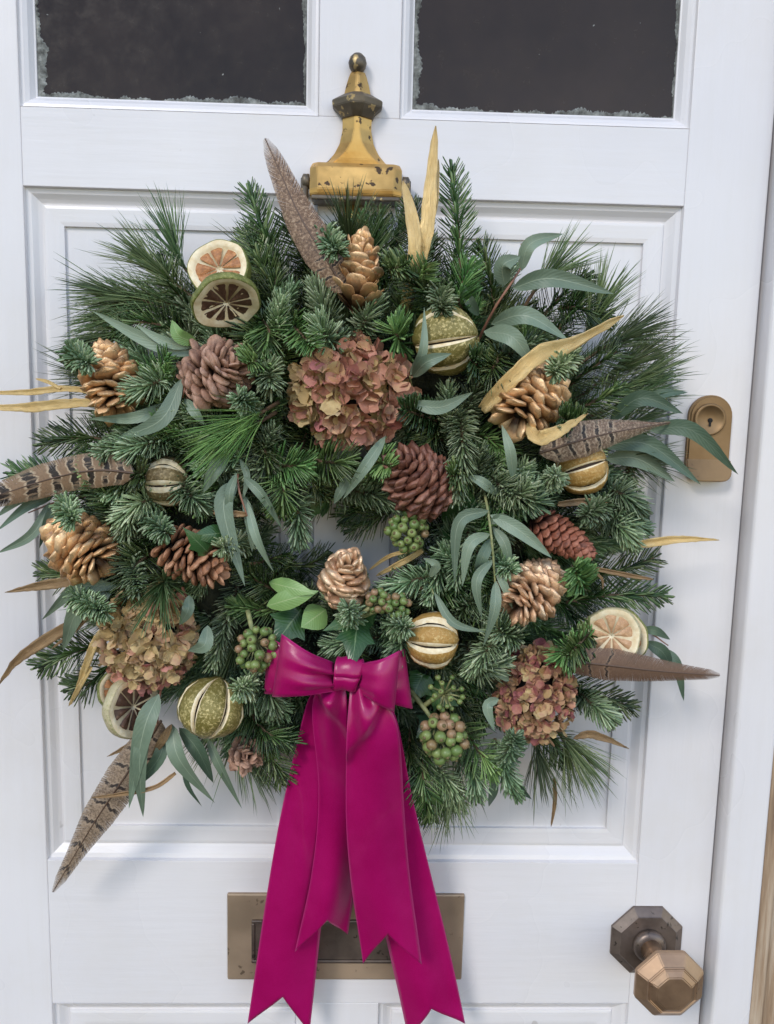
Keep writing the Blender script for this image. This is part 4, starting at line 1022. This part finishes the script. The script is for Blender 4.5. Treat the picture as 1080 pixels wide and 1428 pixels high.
citrus(233, 672, -.100, 34, (0.98, 0.05, -.1), 6, 'rind_olive', 'brownish dried lime with white slits half hidden by fir at the left', .03, .24, name='dried_lime', spin=.1)
citrus(295, 987, -.118, 48, (-.25, -0.9, -.30), 7, 'rind_green', 'gilded green dried lime with upright slits at the lower left', .028, .06, name='dried_lime', spin=.5)
citrus(603, 892, -.122, 42, (.96, -.02, -.12), 7, 'rind_gold', 'golden dried orange with white slits right of the magenta bow', .025, .20, spin=0.22)
citrus(812, 652, -.095, 38, (.90, .32, -.1), 7, 'rind_gold', 'golden dried orange tucked under the right speckled feather', .06, .08, spin=0.1)

# ------------------------------------------------------------------ citrus slices
def slice_(px, py, y, rpx, normal, rind, flesh, label, spin=0.0, th=0.011, nseg=9, hollow=0.0):
    c = at(px, py, y)
    o = empty('dried_citrus_slice', c); tag(o, label, 'citrus slice', 'dried citrus slices')
    nz = Vector((normal[0], normal[2], normal[1])).normalized()
    up = Vector((0, 0, 1)); a = (up - nz * up.dot(nz)).normalized(); b = nz.cross(a)
    Rm = S(rpx, y); r_ = random.Random(int(px * 3 + py))
    ph = [r_.uniform(0, 6) for _ in range(3)]
    def warp(an_, r): return 0.0018 * math.sin(2 * an_ + ph[0]) * (r / Rm) + 0.0009 * math.sin(5 * an_ + ph[1]) * (r / Rm)
    def wob(an_): return 1 + 0.025 * math.sin(3 * an_ + ph[2]) + 0.012 * math.sin(8 * an_ + ph[1])
    def ringmesh(name, prof, mat, n=40):
        V, F = [], []
        for j in range(n):
            an_ = 2 * math.pi * j / n
            for r, h in prof:
                V.append(tuple((a * math.cos(an_) + b * math.sin(an_)) * (r * wob(an_)) + nz * (h + warp(an_, r))))
        m = len(prof)
        for j in range(n):
            for i in range(m - 1):
                F.append((j * m + i, ((j + 1) % n) * m + i, ((j + 1) % n) * m + i + 1, j * m + i + 1))
        ob = mesh_from(name, V, F, mat, True, o)
        return ob
    ringmesh('rind', [(Rm * .92, -th / 2 - .0002), (Rm * .97, -th / 2), (Rm, -th * .3), (Rm * 1.01, 0), (Rm, th * .3), (Rm * .965, th / 2 + .0003), (Rm * .94, th / 2)], M[rind])
    ringmesh('pith', [(Rm * .955, th / 2 + .0001), (Rm * .86, th / 2 - .0002), (Rm * .76, th / 2 - .0010), (Rm * .70, th * .18), (Rm * .02, th * .16), (Rm * .02, -th * .3), (Rm * .72, -th * .3), (Rm * .95, -th / 2 + .0003)], M['pith'])
    seg = 2 * math.pi / nseg
    for s in range(nseg):
        hm = seg / 2 - 0.06 * r_.uniform(.4, 2.2); tilt = r_.uniform(-.07, .07); rmax = r_.uniform(.93, 1.06)
        V, F = [], []
        for i, rr in enumerate((.10, .25, .42, .58, .70, .775)):
            for j, q in enumerate((-1, -.5, 0, .5, 1)):
                hh = hm * (0.45 + 0.55 * min(1, rr / .4)) * (1 if rr < .74 else .86)
                rr_ = rr * (rmax if rr > .5 else 1)
                an_ = spin + s * seg + q * hh + tilt * rr + r_.gauss(0, .012)
                edge = (abs(q) == 1) or i in (0, 5)
                h = th * .34 + (-0.0010 if edge else 0.0009 * r_.uniform(-1, 1.2)) - hollow * (0 if edge else 1)
                V.append(tuple((a * math.cos(an_) + b * math.sin(an_)) * (Rm * rr_ * wob(an_)) + nz * (h + warp(an_, Rm * rr))))
        for i in range(5):
            for j in range(4):
                F.append((i * 5 + j, i * 5 + j + 1, (i + 1) * 5 + j + 1, (i + 1) * 5 + j))
        mesh_from('segment', V, F, M[flesh], True, o)
    return o
slice_(308, 378, -.112, 41, (-.12, .30, -1), 'rind_lime', 'flesh', 'upper green rimmed citrus slice with orange flesh, standing behind another', .2, .016)
slice_(316, 421, -.130, 46, (.45, -1.25, -1), 'rind_lime', 'flesh_dark', 'lower green rimmed citrus slice with dark brown segments, front of the pair', .5, .008, 10, 0.0008)
slice_(853, 886, -.095, 41, (-.25, .10, -1), 'rind_pale', 'flesh_pale', 'pale citrus slice with orange flesh above the lower right feather', .1, .009)
slice_(862, 888, -.078, 42, (-.22, .08, -1), 'rind_lime', 'flesh', 'green edged citrus slice showing as a rim behind the pale slice', .3, .009)
slice_(184, 985, -.100, 44, (1.35, .1, -1), 'rind_pale', 'flesh_dark', 'pale rimmed slice with dark flesh seen obliquely at the lower left', .3, .011)
slice_(166, 962, -.085, 30, (.6, .5, -1), 'rind_lime', 'flesh', 'small orange citrus slice peeping out behind the pale rimmed slice', .3, .009)

# ------------------------------------------------------------------ hydrangea heads
PMS = {}
def petal_mesh(v):
    r_ = random.Random(40 + v)
    nu, nv = 5, 5
    P = np.zeros((nu, nv, 3))
    for i in range(nu):
        s = i / (nu - 1)
        w = np.interp(s, [0, .25, .6, .85, 1], [.12, .55, 1.0, .85, .42])
        for j in range(nv):
            x = (j / (nv - 1) - .5)
            P[i, j] = (s + (0.08 * (1 - 4 * x * x) if i == nu - 1 else 0) + r_.uniform(-.02, .02), x * w + r_.uniform(-.02, .02), 0.38 * s * s * (1 if v % 2 else .5) + 0.45 * x * x * (1 if v % 3 else -0.6) + r_.uniform(-.05, .05))
    return P
def hydrangea(px, py, y, rx, ry, nfl, matfn, label, dep=0.8):
    c = at(px, py, y)
    o = empty('hydrangea_head', c); tag(o, label, 'hydrangea', 'dried hydrangea heads')
    RX, RY = S(rx, y), S(ry, y)
    V, F = [], []
    bm = bmesh.new(); bmesh.ops.create_icosphere(bm, subdivisions=3, radius=1)
    for v in bm.verts: v.co = Vector((v.co.x * RX * .62, v.co.y * RX * dep * .62, v.co.z * RY * .62))
    mesh_bm('flower_base', bm, M['core'], o, True)
    r_ = random.Random(int(px + py))
    Vi, Fi = [], []
    for i in range(260):
        zz = 1 - r_.random() * 1.2; th = r_.uniform(0, 6.283); rr = math.sqrt(max(0, 1 - zz * zz))
        d = Vector((rr * math.cos(th), -zz, rr * math.sin(th)))
        pc = Vector((d.x * RX, d.y * RX * dep, d.z * RY)) * r_.uniform(.70, .80)
        nn = (d + Vector((r_.uniform(-.8, .8), r_.uniform(-.8, .3), r_.uniform(-.8, .8)))).normalized()
        a = nn.orthogonal().normalized(); b = nn.cross(a); an_ = r_.uniform(0, 6.283)
        dx = a * math.cos(an_) + b * math.sin(an_); wx = nn.cross(dx); sz = RX * r_.uniform(.18, .26)
        Pm = petal_mesh(i % 6).reshape(-1, 3); b0_ = len(Vi)
        Vi += [tuple(pc + dx * (q[0] * sz) + wx * (q[1] * sz) + nn * (q[2] * sz)) for q in Pm]
        Fi += [(b0_ + ii * 5 + jj, b0_ + (ii + 1) * 5 + jj, b0_ + (ii + 1) * 5 + jj + 1, b0_ + ii * 5 + jj + 1) for ii in range(4) for jj in range(4)]
    inn = mesh_from('inner_petals', Vi, Fi, M[matfn(0, 0.1, r_)], True, o); inn['kind'] = 'stuff'
    for i in range(nfl):
        # fibonacci over the half that faces out
        zz = 1 - (i + .5) / nfl * 1.25
        th = i * 2.399963
        rr = math.sqrt(max(0, 1 - zz * zz))
        d = Vector((rr * math.cos(th), -zz, rr * math.sin(th)))
        d = (d + Vector((r_.uniform(-.12, .12), 0, r_.uniform(-.12, .12)))).normalized()
        pc = Vector((d.x * RX * .84, d.y * RX * dep * .84, d.z * RY * .84)) * r_.uniform(.84, 1.06)
        nrm_ = (d + Vector((r_.uniform(-.6, .6), r_.uniform(-.7, .2), r_.uniform(-.6, .6)))).normalized()
        a = nrm_.orthogonal().normalized(); b = nrm_.cross(a); off = r_.uniform(0, 6)
        sz = RX * r_.uniform(.20, .30)
        for q in range(4):
            an_ = off + q * math.pi / 2 + r_.uniform(-.15, .15)
            dx = a * math.cos(an_) + b * math.sin(an_)
            lift = r_.uniform(.0, .9)
            dd = (dx * math.cos(lift) + nrm_ * math.sin(lift)).normalized(); nn = (nrm_ * math.cos(lift) - dx * math.sin(lift)).normalized()
            ww = nn.cross(dd)
            mk = matfn(pc.x / RX, pc.z / RY, r_)
            key = (r_.randrange(6), mk)
            if key not in PMS:
                t_ = grid('petal', petal_mesh(key[0]), M[mk]); PMS[key] = t_.data; bpy.data.objects.remove(t_)
            pe = bpy.data.objects.new('petal', PMS[key]); COL.objects.link(pe); pe.parent = o
            Mx = Matrix((dd * sz, ww * sz * r_.uniform(.9, 1.2), nn * sz)).transposed().to_4x4(); Mx.translation = pc
            pe.matrix_local = Mx
    return o
def m1(x, z, r_):
    v = x - 0.15 * z + r_.uniform(-.45, .45)
    return 'pet_gold' if v < -0.42 else ('pet_pink' if r_.random() < .22 else 'pet_rust')
def m2(x, z, r_):
    v = z + r_.uniform(-.3, .3) - .2 * x
    return 'pet_pink' if v < -.62 else ('pet_gold' if r_.random() < .86 else 'pet_rust')
def m3(x, z, r_):
    return r_.choice(['pet_mauve', 'pet_mauve', 'pet_mauve', 'pet_rust', 'pet_gold'])
hydrangea(487, 546, -.105, 84, 76, 74, m1, 'rust and ochre hydrangea head above the middle of the wreath', .62)
hydrangea(210, 888, -.100, 70, 78, 74, m2, 'tan yellow hydrangea head with pink lower petals at the lower left', .6)
hydrangea(744, 968, -.095, 60, 76, 72, m3, 'mauve and rust hydrangea head at the lower right', .65)

# ------------------------------------------------------------------ feathers
def feather(px, w, mat, label, nb=190, gap=0.1, prof=None, seed=0):
    pts = [at(*p) for p in px]
    o = empty('feather', pts[0]); tag(o, label, 'feather', 'pheasant feathers')
    y = np.mean([p[2] for p in px]); W = S(w, y) * .5
    P = crom(pts, 60); T = tangents(P)
    view = np.array([0, -1.0, 0.0]); B = nrm(np.cross(T, np.tile(view, (60, 1)))); N = np.cross(B, T)
    tube('shaft', P, np.linspace(0.0015, 0.0005, 60), M['shaft'], o, pts[0], 6)
    r_ = np.random.default_rng(seed)
    pr = prof or ([0, .06, .3, .6, .85, 1.0], [.25, .7, 1.0, .85, .42, .06])
    V, F, UV = [], [], []
    ds = 1.0 / nb
    for side in (-1, 1):
        for i in range(nb):
            s0 = i * ds
            split = r_.random() < 0.018
            q = []
            ww = float(np.interp(s0, *pr)) * W * min(1.0, (1.0 - s0) / 0.10 + 0.03) * (1 + r_.normal(0, .010))
            for v in (0.0, .35, .7, 1.0):
                sl = 0.35 * W * v / max(1e-6, np.linalg.norm(P[-1] - P[0])) * 1.4
                for e in (0, 1):
                    s = min(1.0, s0 + e * ds * (1.04 if v < .8 else (.8 if not split else .2)) + sl * (0.6 + .4 * v))
                    u = s * 59; k0 = min(int(u), 58); f = u - k0
                    p = P[k0] * (1 - f) + P[k0 + 1] * f
                    q.append(p + B[k0] * (side * v * ww) + N[k0] * (-0.22 * v * v * ww + 0.0004 * (1 - v)))
                    UV.append((s, .5 + .5 * side * v))
            base = len(V); V += [tuple(x) for x in q]
            for j in range(3):
                F.append((base + 2 * j, base + 2 * j + 1, base + 2 * j + 3, base + 2 * j + 2))
    ob = mesh_from('vane', V, F, M[mat], True, o, pts[0])
    uv = ob.data.uv_layers.new(name='uv')
    idx = np.empty(len(ob.data.loops), int); ob.data.loops.foreach_get('vertex_index', idx)
    uv.data.foreach_set('uv', np.array(UV)[idx].ravel())
    return o
feather([(482, 408, -.125), (455, 360, -.125), (418, 300, -.11), (370, 193, -.08)], 52, 'fea_speck', 'tall speckled brown feather pointing up left of the knocker', prof=([0, .1, .35, .6, .85, 1], [.5, .75, 1, .85, .5, .08]), seed=1)
feather([(190, 660, -.125), (135, 656, -.125), (70, 668, -.10), (-30, 700, -.075)], 48, 'fea_bar', 'dark barred feather running out of the left edge', prof=([0, .06, .3, .7, 1], [.4, .75, 1, .95, .5]), seed=2)
feather([(752, 632, -.128), (810, 614, -.13), (860, 602, -.115), (942, 588, -.09)], 50, 'fea_net', 'speckled feather with dark cross bars on the right over the golden orange', prof=([0, .06, .3, .55, .75, .85, 1], [.5, .85, 1, .8, .4, .12, .04]), seed=3)
feather([(775, 920, -.12), (850, 928, -.12), (920, 936, -.105), (1004, 942, -.085)], 48, 'fea_plain', 'plain dark brown feather pointing right below the pale citrus slice', prof=([0, .1, .3, .55, .8, 1], [.4, .8, 1, .8, .45, .2]), seed=4)
feather([(225, 1005, -.095), (180, 1075, -.09), (130, 1150, -.075), (74, 1244, -.05)], 54, 'fea_thin', 'long grey brown barred feather hanging at the lower left', prof=([0, .1, .35, .6, .8, 1], [.5, .8, 1, .85, .45, .16]), seed=5)

# ------------------------------------------------------------------ gilded leaves, reeds and stalks
def strip(px, w, mat, label, prof='strip', twist=0.3, name='gold_leaf', fold=0.3, more=None):
    pts = [at(*p) for p in px]
    o = empty(name, pts[0]); tag(o, label, 'dried leaf', 'gilded dried leaves')
    y = np.mean([p[2] for p in px])
    G = leaf_grid(pts, S(w, y), prof=prof, nu=26, nv=7, twist=twist, fold=fold)
    r_ = np.random.default_rng(int(abs(px[0][0]) + abs(px[0][1])))
    G = G + r_.normal(0, S(w) * .022, G.shape)
    grid('blade', G, M[mat], o, pts[0], solid=0.0007)
    for q in (more or []):
        pp = [at(*p) for p in q[0]]
        grid('blade', leaf_grid(pp, S(q[1], y), prof=q[2] if len(q) > 2 else 'strip', nu=22, nv=5, twist=.3, fold=.3), M[mat], o, pts[0], solid=0.0007)
    return o
strip([(560, 440, -.07), (590, 350, -.095), (600, 270, -.09), (608, 176, -.075)], 19, 'goldleaf', 'tall split gold leaf standing upright right of the knocker', more=[([(565, 430, -.08), (578, 350, -.10), (574, 300, -.09), (562, 252, -.07)], 18), ([(590, 345, -.095), (606, 290, -.09), (612, 222, -.075)], 8)])
strip([(672, 572, -.12), (712, 530, -.14), (752, 495, -.14), (800, 478, -.12), (870, 440, -.09)], 25, 'goldleaf', 'broad gold leaf slanting up to the right over the gold cone', twist=-.9)
strip([(735, 590, -.14), (750, 610, -.155), (778, 602, -.155), (820, 577, -.135)], 22, 'goldleaf', 'short curved gold leaf lying under the right gold cone', 'lance')
strip([(150, 548, -.095), (90, 542, -.085), (40, 547, -.07), (-25, 548, -.06)], 9, 'goldleaf', 'upper gold stalk sticking out at the left edge', name='gold_stalk', more=[([(85, 542, -.085), (68, 533, -.08), (50, 528, -.075)], 5)])
strip([(150, 560, -.10), (90, 563, -.09), (40, 568, -.075), (-25, 568, -.065)], 14, 'goldleaf', 'lower gold leaf blade sticking out at the left edge')
strip([(135, 808, -.09), (90, 812, -.085), (50, 818, -.075), (8, 826, -.06)], 15, 'bronzeleaf', 'bronze leaf pointing left below the left gold cone', 'lance')
strip([(150, 838, -.09), (110, 865, -.085), (60, 895, -.075), (25, 920, -.07), (-4, 958, -.055)], 18, 'bronzeleaf', 'curved bronze leaf sweeping down to the left edge', 'lance', more=[([(130, 842, -.095), (112, 872, -.09), (72, 905, -.08)], 6)])
strip([(140, 878, -.095), (125, 915, -.09), (100, 982, -.07)], 12, 'goldleaf', 'narrow gold leaf hanging left of the tan hydrangea', 'lance', more=[([(128, 930, -.085), (110, 960, -.08), (96, 985, -.065)], 7)])
strip([(865, 763, -.08), (905, 757, -.075), (950, 752, -.065), (1003, 753, -.055)], 13, 'goldleaf', 'ragged gold stalk pointing right beside the red brown cone', 'lance', name='gold_stalk', fold=.6)
strip([(800, 788, -.105), (840, 795, -.10), (880, 803, -.085), (912, 808, -.075)], 7, 'bronzeleaf', 'thin bronze stalk with a bent offshoot below the red brown cone', name='gold_stalk', fold=.8, more=[([(812, 790, -.105), (838, 805, -.105), (841, 822, -.10)], 4)])
strip([(778, 703, -.12), (810, 700, -.12), (848, 700, -.105)], 10, 'bronzeleaf', 'short tan stalk above the red brown cone', name='gold_stalk', fold=.8)
strip([(800, 1030, -.07), (820, 1024, -.07), (845, 1030, -.06), (877, 1044, -.05)], 13, 'bronzeleaf', 'small curled bronze leaf below the lower right feather', 'lance')
strip([(590, 768, -.09), (560, 785, -.085), (525, 803, -.075)], 9, 'goldleaf', 'gold leaf crossing the hole right of the rose gold cone', 'strip', more=[([(588, 765, -.085), (545, 775, -.075), (515, 795, -.06)], 6)])
strip([(245, 1078, -.10), (215, 1098, -.105), (165, 1108, -.10), (128, 1112, -.09)], 7, 'bronzeleaf', 'curly bronze strand crossing the hanging feather', 'strip', fold=.7, more=[([(240, 1010, -.105), (225, 1035, -.11), (212, 1055, -.105)], 12, 'lance')])
strip([(298, 714, -.13), (325, 716, -.135), (352, 718, -.13)], 9, 'bronzeleaf', 'short tan stalk behind the long eucalyptus leaf left of the hole', name='gold_stalk', fold=.8)
strip([(773, 1085, -.05), (774, 1115, -.05), (769, 1152, -.045)], 6, 'bronzeleaf', 'thin dark seed stalk dangling from the bottom right', 'strip', name='seed_stalk', fold=.9)
strip([(205, 1025, -.085), (180, 1040, -.08), (150, 1055, -.07)], 9, 'bronzeleaf', 'thin purplish leaf tip above the hanging feather', 'lance')

# ------------------------------------------------------------------ ivy berries
bmB = bmesh.new(); bmesh.ops.create_icosphere(bmB, subdivisions=2, radius=1)
for v in bmB.verts:
    if v.co.z > .8: v.co.z = .8 - (v.co.z - .8) * .3
BME = {}
for mk in ('berry', 'berry_brown'):
    me = bpy.data.meshes.new('berry'); bmB.to_mesh(me); me.materials.append(M[mk]); me.polygons.foreach_set('use_smooth', [True] * len(me.polygons)); BME[mk] = me
bmB.free()
capm = bpy.data.meshes.new('berry_tip')
bmC = bmesh.new(); bmesh.ops.create_cone(bmC, segments=8, radius1=.42, radius2=.14, depth=.34, cap_ends=True); bmC.to_mesh(capm); bmC.free(); capm.materials.append(M['cap'])
def berries(px, py, y, rpx, n, stem, label, bpx=6.6, brown=.25, star=False):
    c = at(px, py, y)
    o = empty('ivy_berry_cluster', c); tag(o, label, 'ivy berries', 'clusters of ivy berries')
    r_ = random.Random(int(px * 5 + py))
    if stem:
        tube('stem', crom([at(*p) for p in stem] , 10), np.linspace(.0026, .0020, 10), M['stem'], o, c, 8)
        root = local(o, at(*stem[-1]))
    else: root = Vector((0, 0.015, 0))
    Rm = S(rpx, y)
    for i in range(n):
        zz = 1 - (i + .5) / n * (1.35 if not star else 1.0); th = i * 2.399963; rr = math.sqrt(max(0, 1 - zz * zz))
        d = Vector((rr * math.cos(th), -zz * .75, rr * math.sin(th))) + Vector((r_.uniform(-.08, .08),) * 3)
        p = d * Rm * r_.uniform(.88, 1.05)
        br = S(bpx, y) * r_.uniform(.82, 1.12)
        mk = 'berry_brown' if r_.random() < brown else 'berry'
        b_ = bpy.data.objects.new('berry', BME[mk]); COL.objects.link(b_); b_.parent = o
        q = (p - root).normalized().to_track_quat('Z', 'Y')
        b_.matrix_local = Matrix.Translation(p) @ q.to_matrix().to_4x4() @ Matrix.Diagonal((br, br, br * 1.05, 1))
        t_ = bpy.data.objects.new('berry_tip', capm); COL.objects.link(t_); t_.parent = b_; t_.matrix_local = Matrix.Translation((0, 0, .88))
        tube('stalk', crom([root, root * .5 + p * .5 + Vector((0, 0.001, 0)), p * .96], 5), .0007 if not star else .0010, M['stem'], o, None, 5)
    return o
berries(568, 740, -.115, 25, 26, [(590, 770, -.08), (578, 755, -.10)], 'green ivy berry cluster under the dark pointed pine cone', 6.8, .12)
berries(527, 838, -.125, 15, 12, [(478, 872, -.11), (505, 855, -.12), (520, 845, -.12)], 'small green berry cluster right of the rose gold cone', 5.6, .25)
berries(556, 845, -.125, 16, 13, [(500, 862, -.11), (530, 850, -.12), (545, 847, -.12)], 'green and brown berry cluster above the golden slit orange', 5.8, .35)
berries(360, 905, -.130, 28, 26, [(346, 852, -.11), (352, 878, -.125), (358, 895, -.125)], 'green ivy berry cluster touching the left loop of the bow', 6.8, .18)
berries(619, 1028, -.118, 31, 28, [(572, 962, -.09), (590, 985, -.105), (608, 1010, -.11)], 'large green ivy berry cluster right of the ribbon', 8.2, .25)
berries(622, 965, -.118, 27, 16, [(590, 985, -.10), (605, 975, -.11), (620, 967, -.112)], 'open star shaped ivy umbel below the golden orange', 4.2, .0, True)

# ------------------------------------------------------------------ the bow
bow = empty('ribbon_bow', at(480, 950, -.13))
tag(bow, 'magenta satin ribbon bow with four notched tails hanging over the letter plate', 'bow')
BO = bow.location
def ribbon(name, left, right, nu=96, nv=9, curl=0.0, notch=0.0, ruffle=0.0, crease=None):
    """strip between two edge curves given as photo points with depth"""
    A = crom([at(*p) for p in left], nu); Bq = crom([at(*p) for p in right], nu)
    v = np.linspace(0, 1, nv)
    G = A[:, None] * (1 - v)[None, :, None] + Bq[:, None] * v[None, :, None]
    s = np.linspace(0, 1, nu)
    G[:, :, 1] -= curl * (np.sin(math.pi * v)[None, :]) * np.ones((nu, 1))
    if ruffle: G[:, :, 1] += ruffle * np.sin(3.2 * math.pi * v[None, :] + 0.8) * (np.exp(-(s / .28) ** 2))[:, None] + 0.25 * ruffle * np.sin(5 * s + 1)[:, None] * np.sin(math.pi * v)[None, :]
    if crease:
        c0, c1, amp = crease
        uc = (c0 + (c1 - c0) * v)[None, :]; q = s[:, None] / uc
        G[:, :, 1] -= amp * np.where(q < 1, np.sin(np.clip(q, 0, 1) * math.pi * .62) , np.sin(.62 * math.pi) * np.exp(-((q - 1) / .22) ** 2))
    if notch:
        G[:, :, 0] += (0.0022 * np.sin(7.5 * s + left[0][0]) * np.clip(s * 3, 0, 1))[:, None]
        G[:, :, 1] += (0.006 * np.cos(2 * math.pi * (v * 0.9 + .1 * math.sin(left[0][0]))))[None, :] * (0.35 + 0.65 * np.sin(4.2 * s + left[0][0] * .7) ** 2)[:, None]
    G[:, :, 1] += 0.0045 * np.sin(8 * s + 4 * left[0][0])[:, None] * np.sin(math.pi * (v * 1.3 + .2))[None, :] * np.clip(s * 3, 0, 1)[:, None]
    if notch:
        # V cut at the end: shorten the middle columns
        T = G[-1] - G[-2]; L = np.linalg.norm((G[-1] - G[0]).mean(0))
        full = G.copy()
        for j in range(nv):
            cut = notch * (1 - abs(v[j] - .5) * 2)
            ss = s * (1 - cut)
            for d in range(3): G[:, j, d] = np.interp(ss, s, full[:, j, d])
    o = grid(name, G, M['ribbon'], bow, BO, solid=0.0005)
    return o
# tails, back to front
ribbon('tail', [(452, 960, -.115), (425, 985, -.108), (398, 1110, -.085), (372, 1265, -.06), (343, 1430, -.04)], [(478, 960, -.115), (490, 1000, -.10), (470, 1130, -.08), (452, 1280, -.058), (430, 1440, -.038)], notch=.075, ruffle=.006, nv=17)
ribbon('tail', [(485, 960, -.115), (490, 1000, -.10), (500, 1130, -.08), (528, 1270, -.058), (568, 1452, -.038)], [(512, 955, -.115), (552, 1000, -.108), (580, 1120, -.085), (612, 1270, -.06), (648, 1432, -.04)], notch=.06, ruffle=.006, nv=17)
ribbon('tail', [(455, 955, -.128), (438, 985, -.130), (444, 1100, -.10), (432, 1220, -.08), (413, 1330, -.065)], [(482, 958, -.128), (488, 1010, -.118), (492, 1120, -.09), (496, 1220, -.07), (487, 1308, -.06)], notch=.11, ruffle=.004, nv=17, crease=(.13, .25, .013))
ribbon('tail', [(490, 950, -.132), (481, 1040, -.138), (484, 1130, -.118), (494, 1250, -.095), (504, 1352, -.08)], [(516, 955, -.132), (550, 1005, -.136), (565, 1120, -.112), (576, 1240, -.09), (586, 1345, -.078)], notch=.125, ruffle=.004, nv=17, crease=(.26, .11, .013))
# loops: front sheet swelling out from the knot and returning behind it
def loop(kx0, top, bot, side, yk=-.14, lab=None, depth=.019, knot_h=19, nv=13, crease=0.006):
    """top/bot = photo points of the outer end's upper and lower corner"""
    cy = 946
    up = [(kx0, cy - knot_h, yk), ((kx0 + top[0]) / 2, (cy - knot_h + top[1]) / 2 + 4, yk - depth), (top[0], top[1], yk - depth * .55), (top[0] - side * 3, top[1] + 3, yk + .012), ((kx0 + top[0]) / 2, (cy - 10 + top[1]) / 2 + 6, yk + .026), (kx0, cy - 10, yk + .012)]
    dn = [(kx0, cy + knot_h, yk), ((kx0 + bot[0]) / 2, (cy + knot_h + bot[1]) / 2 + 2, yk - depth), (bot[0], bot[1], yk - depth * .55), (bot[0] - side * 2, bot[1] - 4, yk + .012), ((kx0 + bot[0]) / 2, (cy + 10 + bot[1]) / 2 - 6, yk + .026), (kx0, cy + 10, yk + .012)]
    A = crom([at(*p) for p in up], 48); Bq = crom([at(*p) for p in dn], 48)
    v = np.linspace(0, 1, nv); s = np.linspace(0, 1, 48)
    G = A[:, None] * (1 - v)[None, :, None] + Bq[:, None] * v[None, :, None]
    G[:, :, 1] -= 0.005 * (np.sin(math.pi * v))[None, :] * np.sin(np.clip(s * 2, 0, 1) * math.pi)[:, None]
    pl = (crease * np.sin(4.6 * math.pi * v + 1.0) * (0.7 + .5 * np.sin(2.3 * v + kx0)))[None, :] * (np.exp(-(s / .16) ** 2) + 0.22 * np.exp(-((s - .2) / .16) ** 2))[:, None]
    G[:, :, 1] += pl
    return grid('loop', G, M['ribbon'], bow, BO, solid=0.0005)
loop(466, (396, 886), (384, 972), -1)
loop(470, (378, 890), (374, 968), -1, yk=-.122, depth=.018, knot_h=18)
loop(500, (556, 908), (548, 992), 1, yk=-.138)
loop(498, (562, 906), (572, 988), 1, yk=-.122, depth=.016, knot_h=18)
# knot
kc_ = at(484, 946, -.148)
an = np.linspace(0, 2 * math.pi, 25)
G = np.zeros((25, 9, 3))
for i, a in enumerate(an):
    for j in range(9):
        v = j / 8 - .5
        w_ = 0.025 * (1 + 0.10 * math.sin(2 * a))
        ry = 0.0160 + 0.0011 * math.sin(9 * v + 1.5 * math.sin(a)) - 0.004 * v * v
        G[i, j] = (kc_.x + v * w_ + 0.003 * math.sin(a), kc_.y + 0.014 - 0.80 * ry * math.cos(a), kc_.z + 1.05 * ry * math.sin(a) - 0.10 * v * 0.02)
grid('knot', G, M['ribbon'], bow, BO, solid=0.0005)
